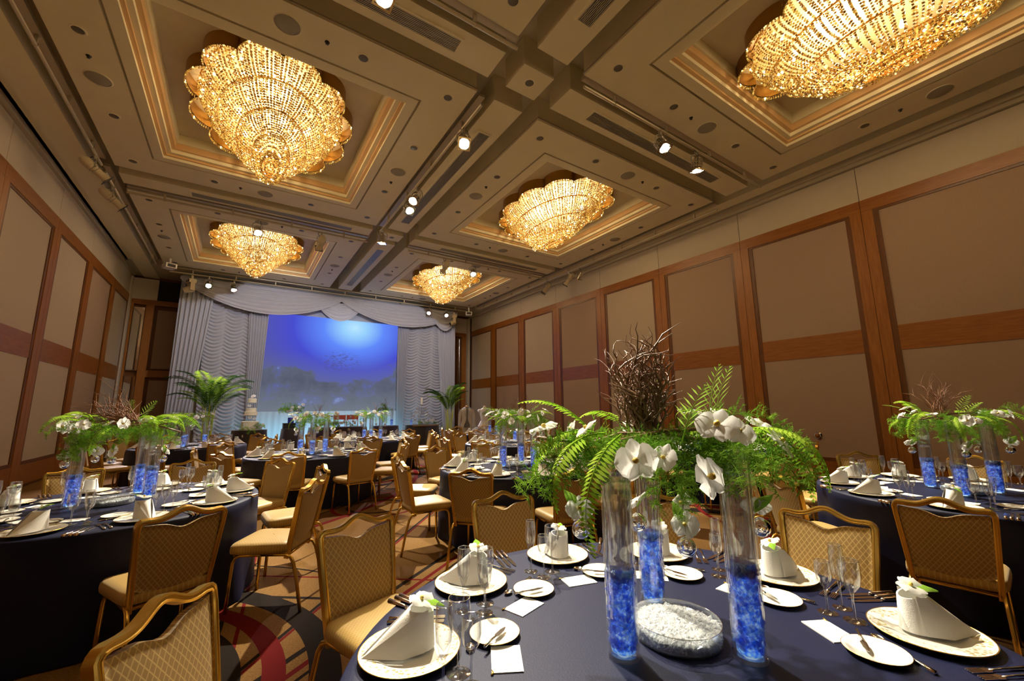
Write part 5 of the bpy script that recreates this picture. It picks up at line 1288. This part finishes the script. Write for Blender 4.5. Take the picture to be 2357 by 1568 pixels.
for key, (cx, cy) in TC.items():
    near = key in NEARK; a0, _ = VPOS[key]
    vs = []
    for k in range(3):
        a = R(a0+120*k); vs.append((cx+.225*math.cos(a)+(.04 if key == 'T1' else 0), cy+.225*math.sin(a)+(.03 if key == 'T1' else 0)))
    if key == 'T1': vs = [(1.02, .952), (1.318, .735), (1.38, 1.125)]
    if key == 'T2': vs = [(-1.02, 4.68), (-.57, 4.80), (-.68, 5.08)]
    order = sorted(range(3), key=lambda i: proj((*vs[i], 1))[0]); nmv = {order[0]: 'leftmost', order[1]: 'middle', order[2]: 'rightmost'}
    for k in range(3):
        t_ = thing('cylinder_vase', 'tall glass vase with blue gel beads, %s of three on %s' % (nmv[k], TN[key]), 'vase', (*vs[k], TZ), rs.uniform(0, 6), 'cylinder vases with blue beads')
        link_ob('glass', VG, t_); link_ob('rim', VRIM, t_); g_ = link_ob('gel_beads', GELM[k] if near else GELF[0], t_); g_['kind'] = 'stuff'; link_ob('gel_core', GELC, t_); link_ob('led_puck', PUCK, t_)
        link_ob('water', WAT[k], t_)
    t_ = thing('crystal_dish', 'shallow glass dish of clear crystals, %s' % TN[key], 'dish', (cx+(.045 if key == 'T1' else 0), cy+(.03 if key == 'T1' else 0), TZ), 0, 'dishes of clear crystals')
    link_ob('glass', DISH, t_); link_ob('rim', DRIM, t_); c_ = link_ob('crystals', CRY if near else CRYF, t_); c_['kind'] = 'stuff'; link_ob('crystal_bed', CBASE, t_)
    if key == 'T1': spec = dict(asp=46, fr=5, tw=30, spr=.10, tpos=(.06, .12, 0, 0), curly=True, ts=1.0, orc=OR_G+[(235, .33, -.06, 80, 1.6)],
        fx=[(146, 5, .95, 2), (155, -25, .9, 0), (172, -35, .95, 0), (188, -40, .95, 1), (140, -30, .85, 0), (-33, -10, 1.0, 1), (-24, -15, 1.1, 1), (-10, 20, .75, 3), (-5, 25, .75, 3), (40, 30, .6, 3)])
    elif key == 'T2': spec = dict(asp=36, fr=14, tw=34, spr=.35, tpos=(.10, -.06, -.85, -.45), curly=False, ts=1.2, orc=OR_G, fx=[(146, 10, 1.1, 0), (160, 0, 1.1, 0), (-40, 0, 1.1, 0), (-30, 10, 1.1, 1), (-60, 0, 1.0, 0)])
    elif key == 'T5': spec = dict(asp=30, fr=12, tw=24, tpos=(-.04, .05, 0, 0), curly=False, ts=.95, orc=OR_G, fx=[(150, 0, 1.2, 2), (165, -5, 1.1, 1), (-40, 0, 1.2, 1)])
    elif key in ('T4', 'T8'): spec = dict(asp=26, fr=14, tw=8, tpos=(.1, 0, 0, 0), curly=False, ts=.9, orc=OR_G, fx=[])
    else: spec = dict(asp=20, fr=12, tw=5, tpos=(.05, 0, .3, .2), curly=False, ts=.8, orc=OR_G, fx=[])
    arrangement(key, cx, cy, spec)
    # glass bubbles hanging under the greenery, each with an orchid
    nb = 5 if near else 3
    for k in range(nb):
        a = R({'T1': (185, 262, 292, 80, 330)[k]} .get(key, 180+72*k+20)); q = .27 if key == 'T1' else .30
        z = {'T1': (1.075, 1.02, 1.06, 1.08, 1.07)[k]}.get(key, 1.06+.03*(k % 2))
        if key == 'T1': hx, hy = [(.93, 1.02), (1.20, .84), (1.30, .90), (1.117, .955), (1.42, .72)][k]
        else: hx, hy = cx+q*math.cos(a), cy+q*math.sin(a)
        t_ = thing('hanging_bubble', 'glass bubble with orchid hanging from centrepiece, %s of %s' % (['first', 'second', 'third', 'fourth', 'fifth'][k], TN[key]), 'glass bubble', (hx, hy, z), rs.uniform(0, 6), 'hanging glass bubbles')
        link_ob('orb', ORB, t_); orchid(t_, (.012, 0, .062), (R(rs.uniform(35, 80)), 0, rs.uniform(0, 6.28)), 1.25, True)
        build(MB().tube([(0, 0, .03), (0, 0, .31)], .0006, 3), 'thread', SILVER, t_)
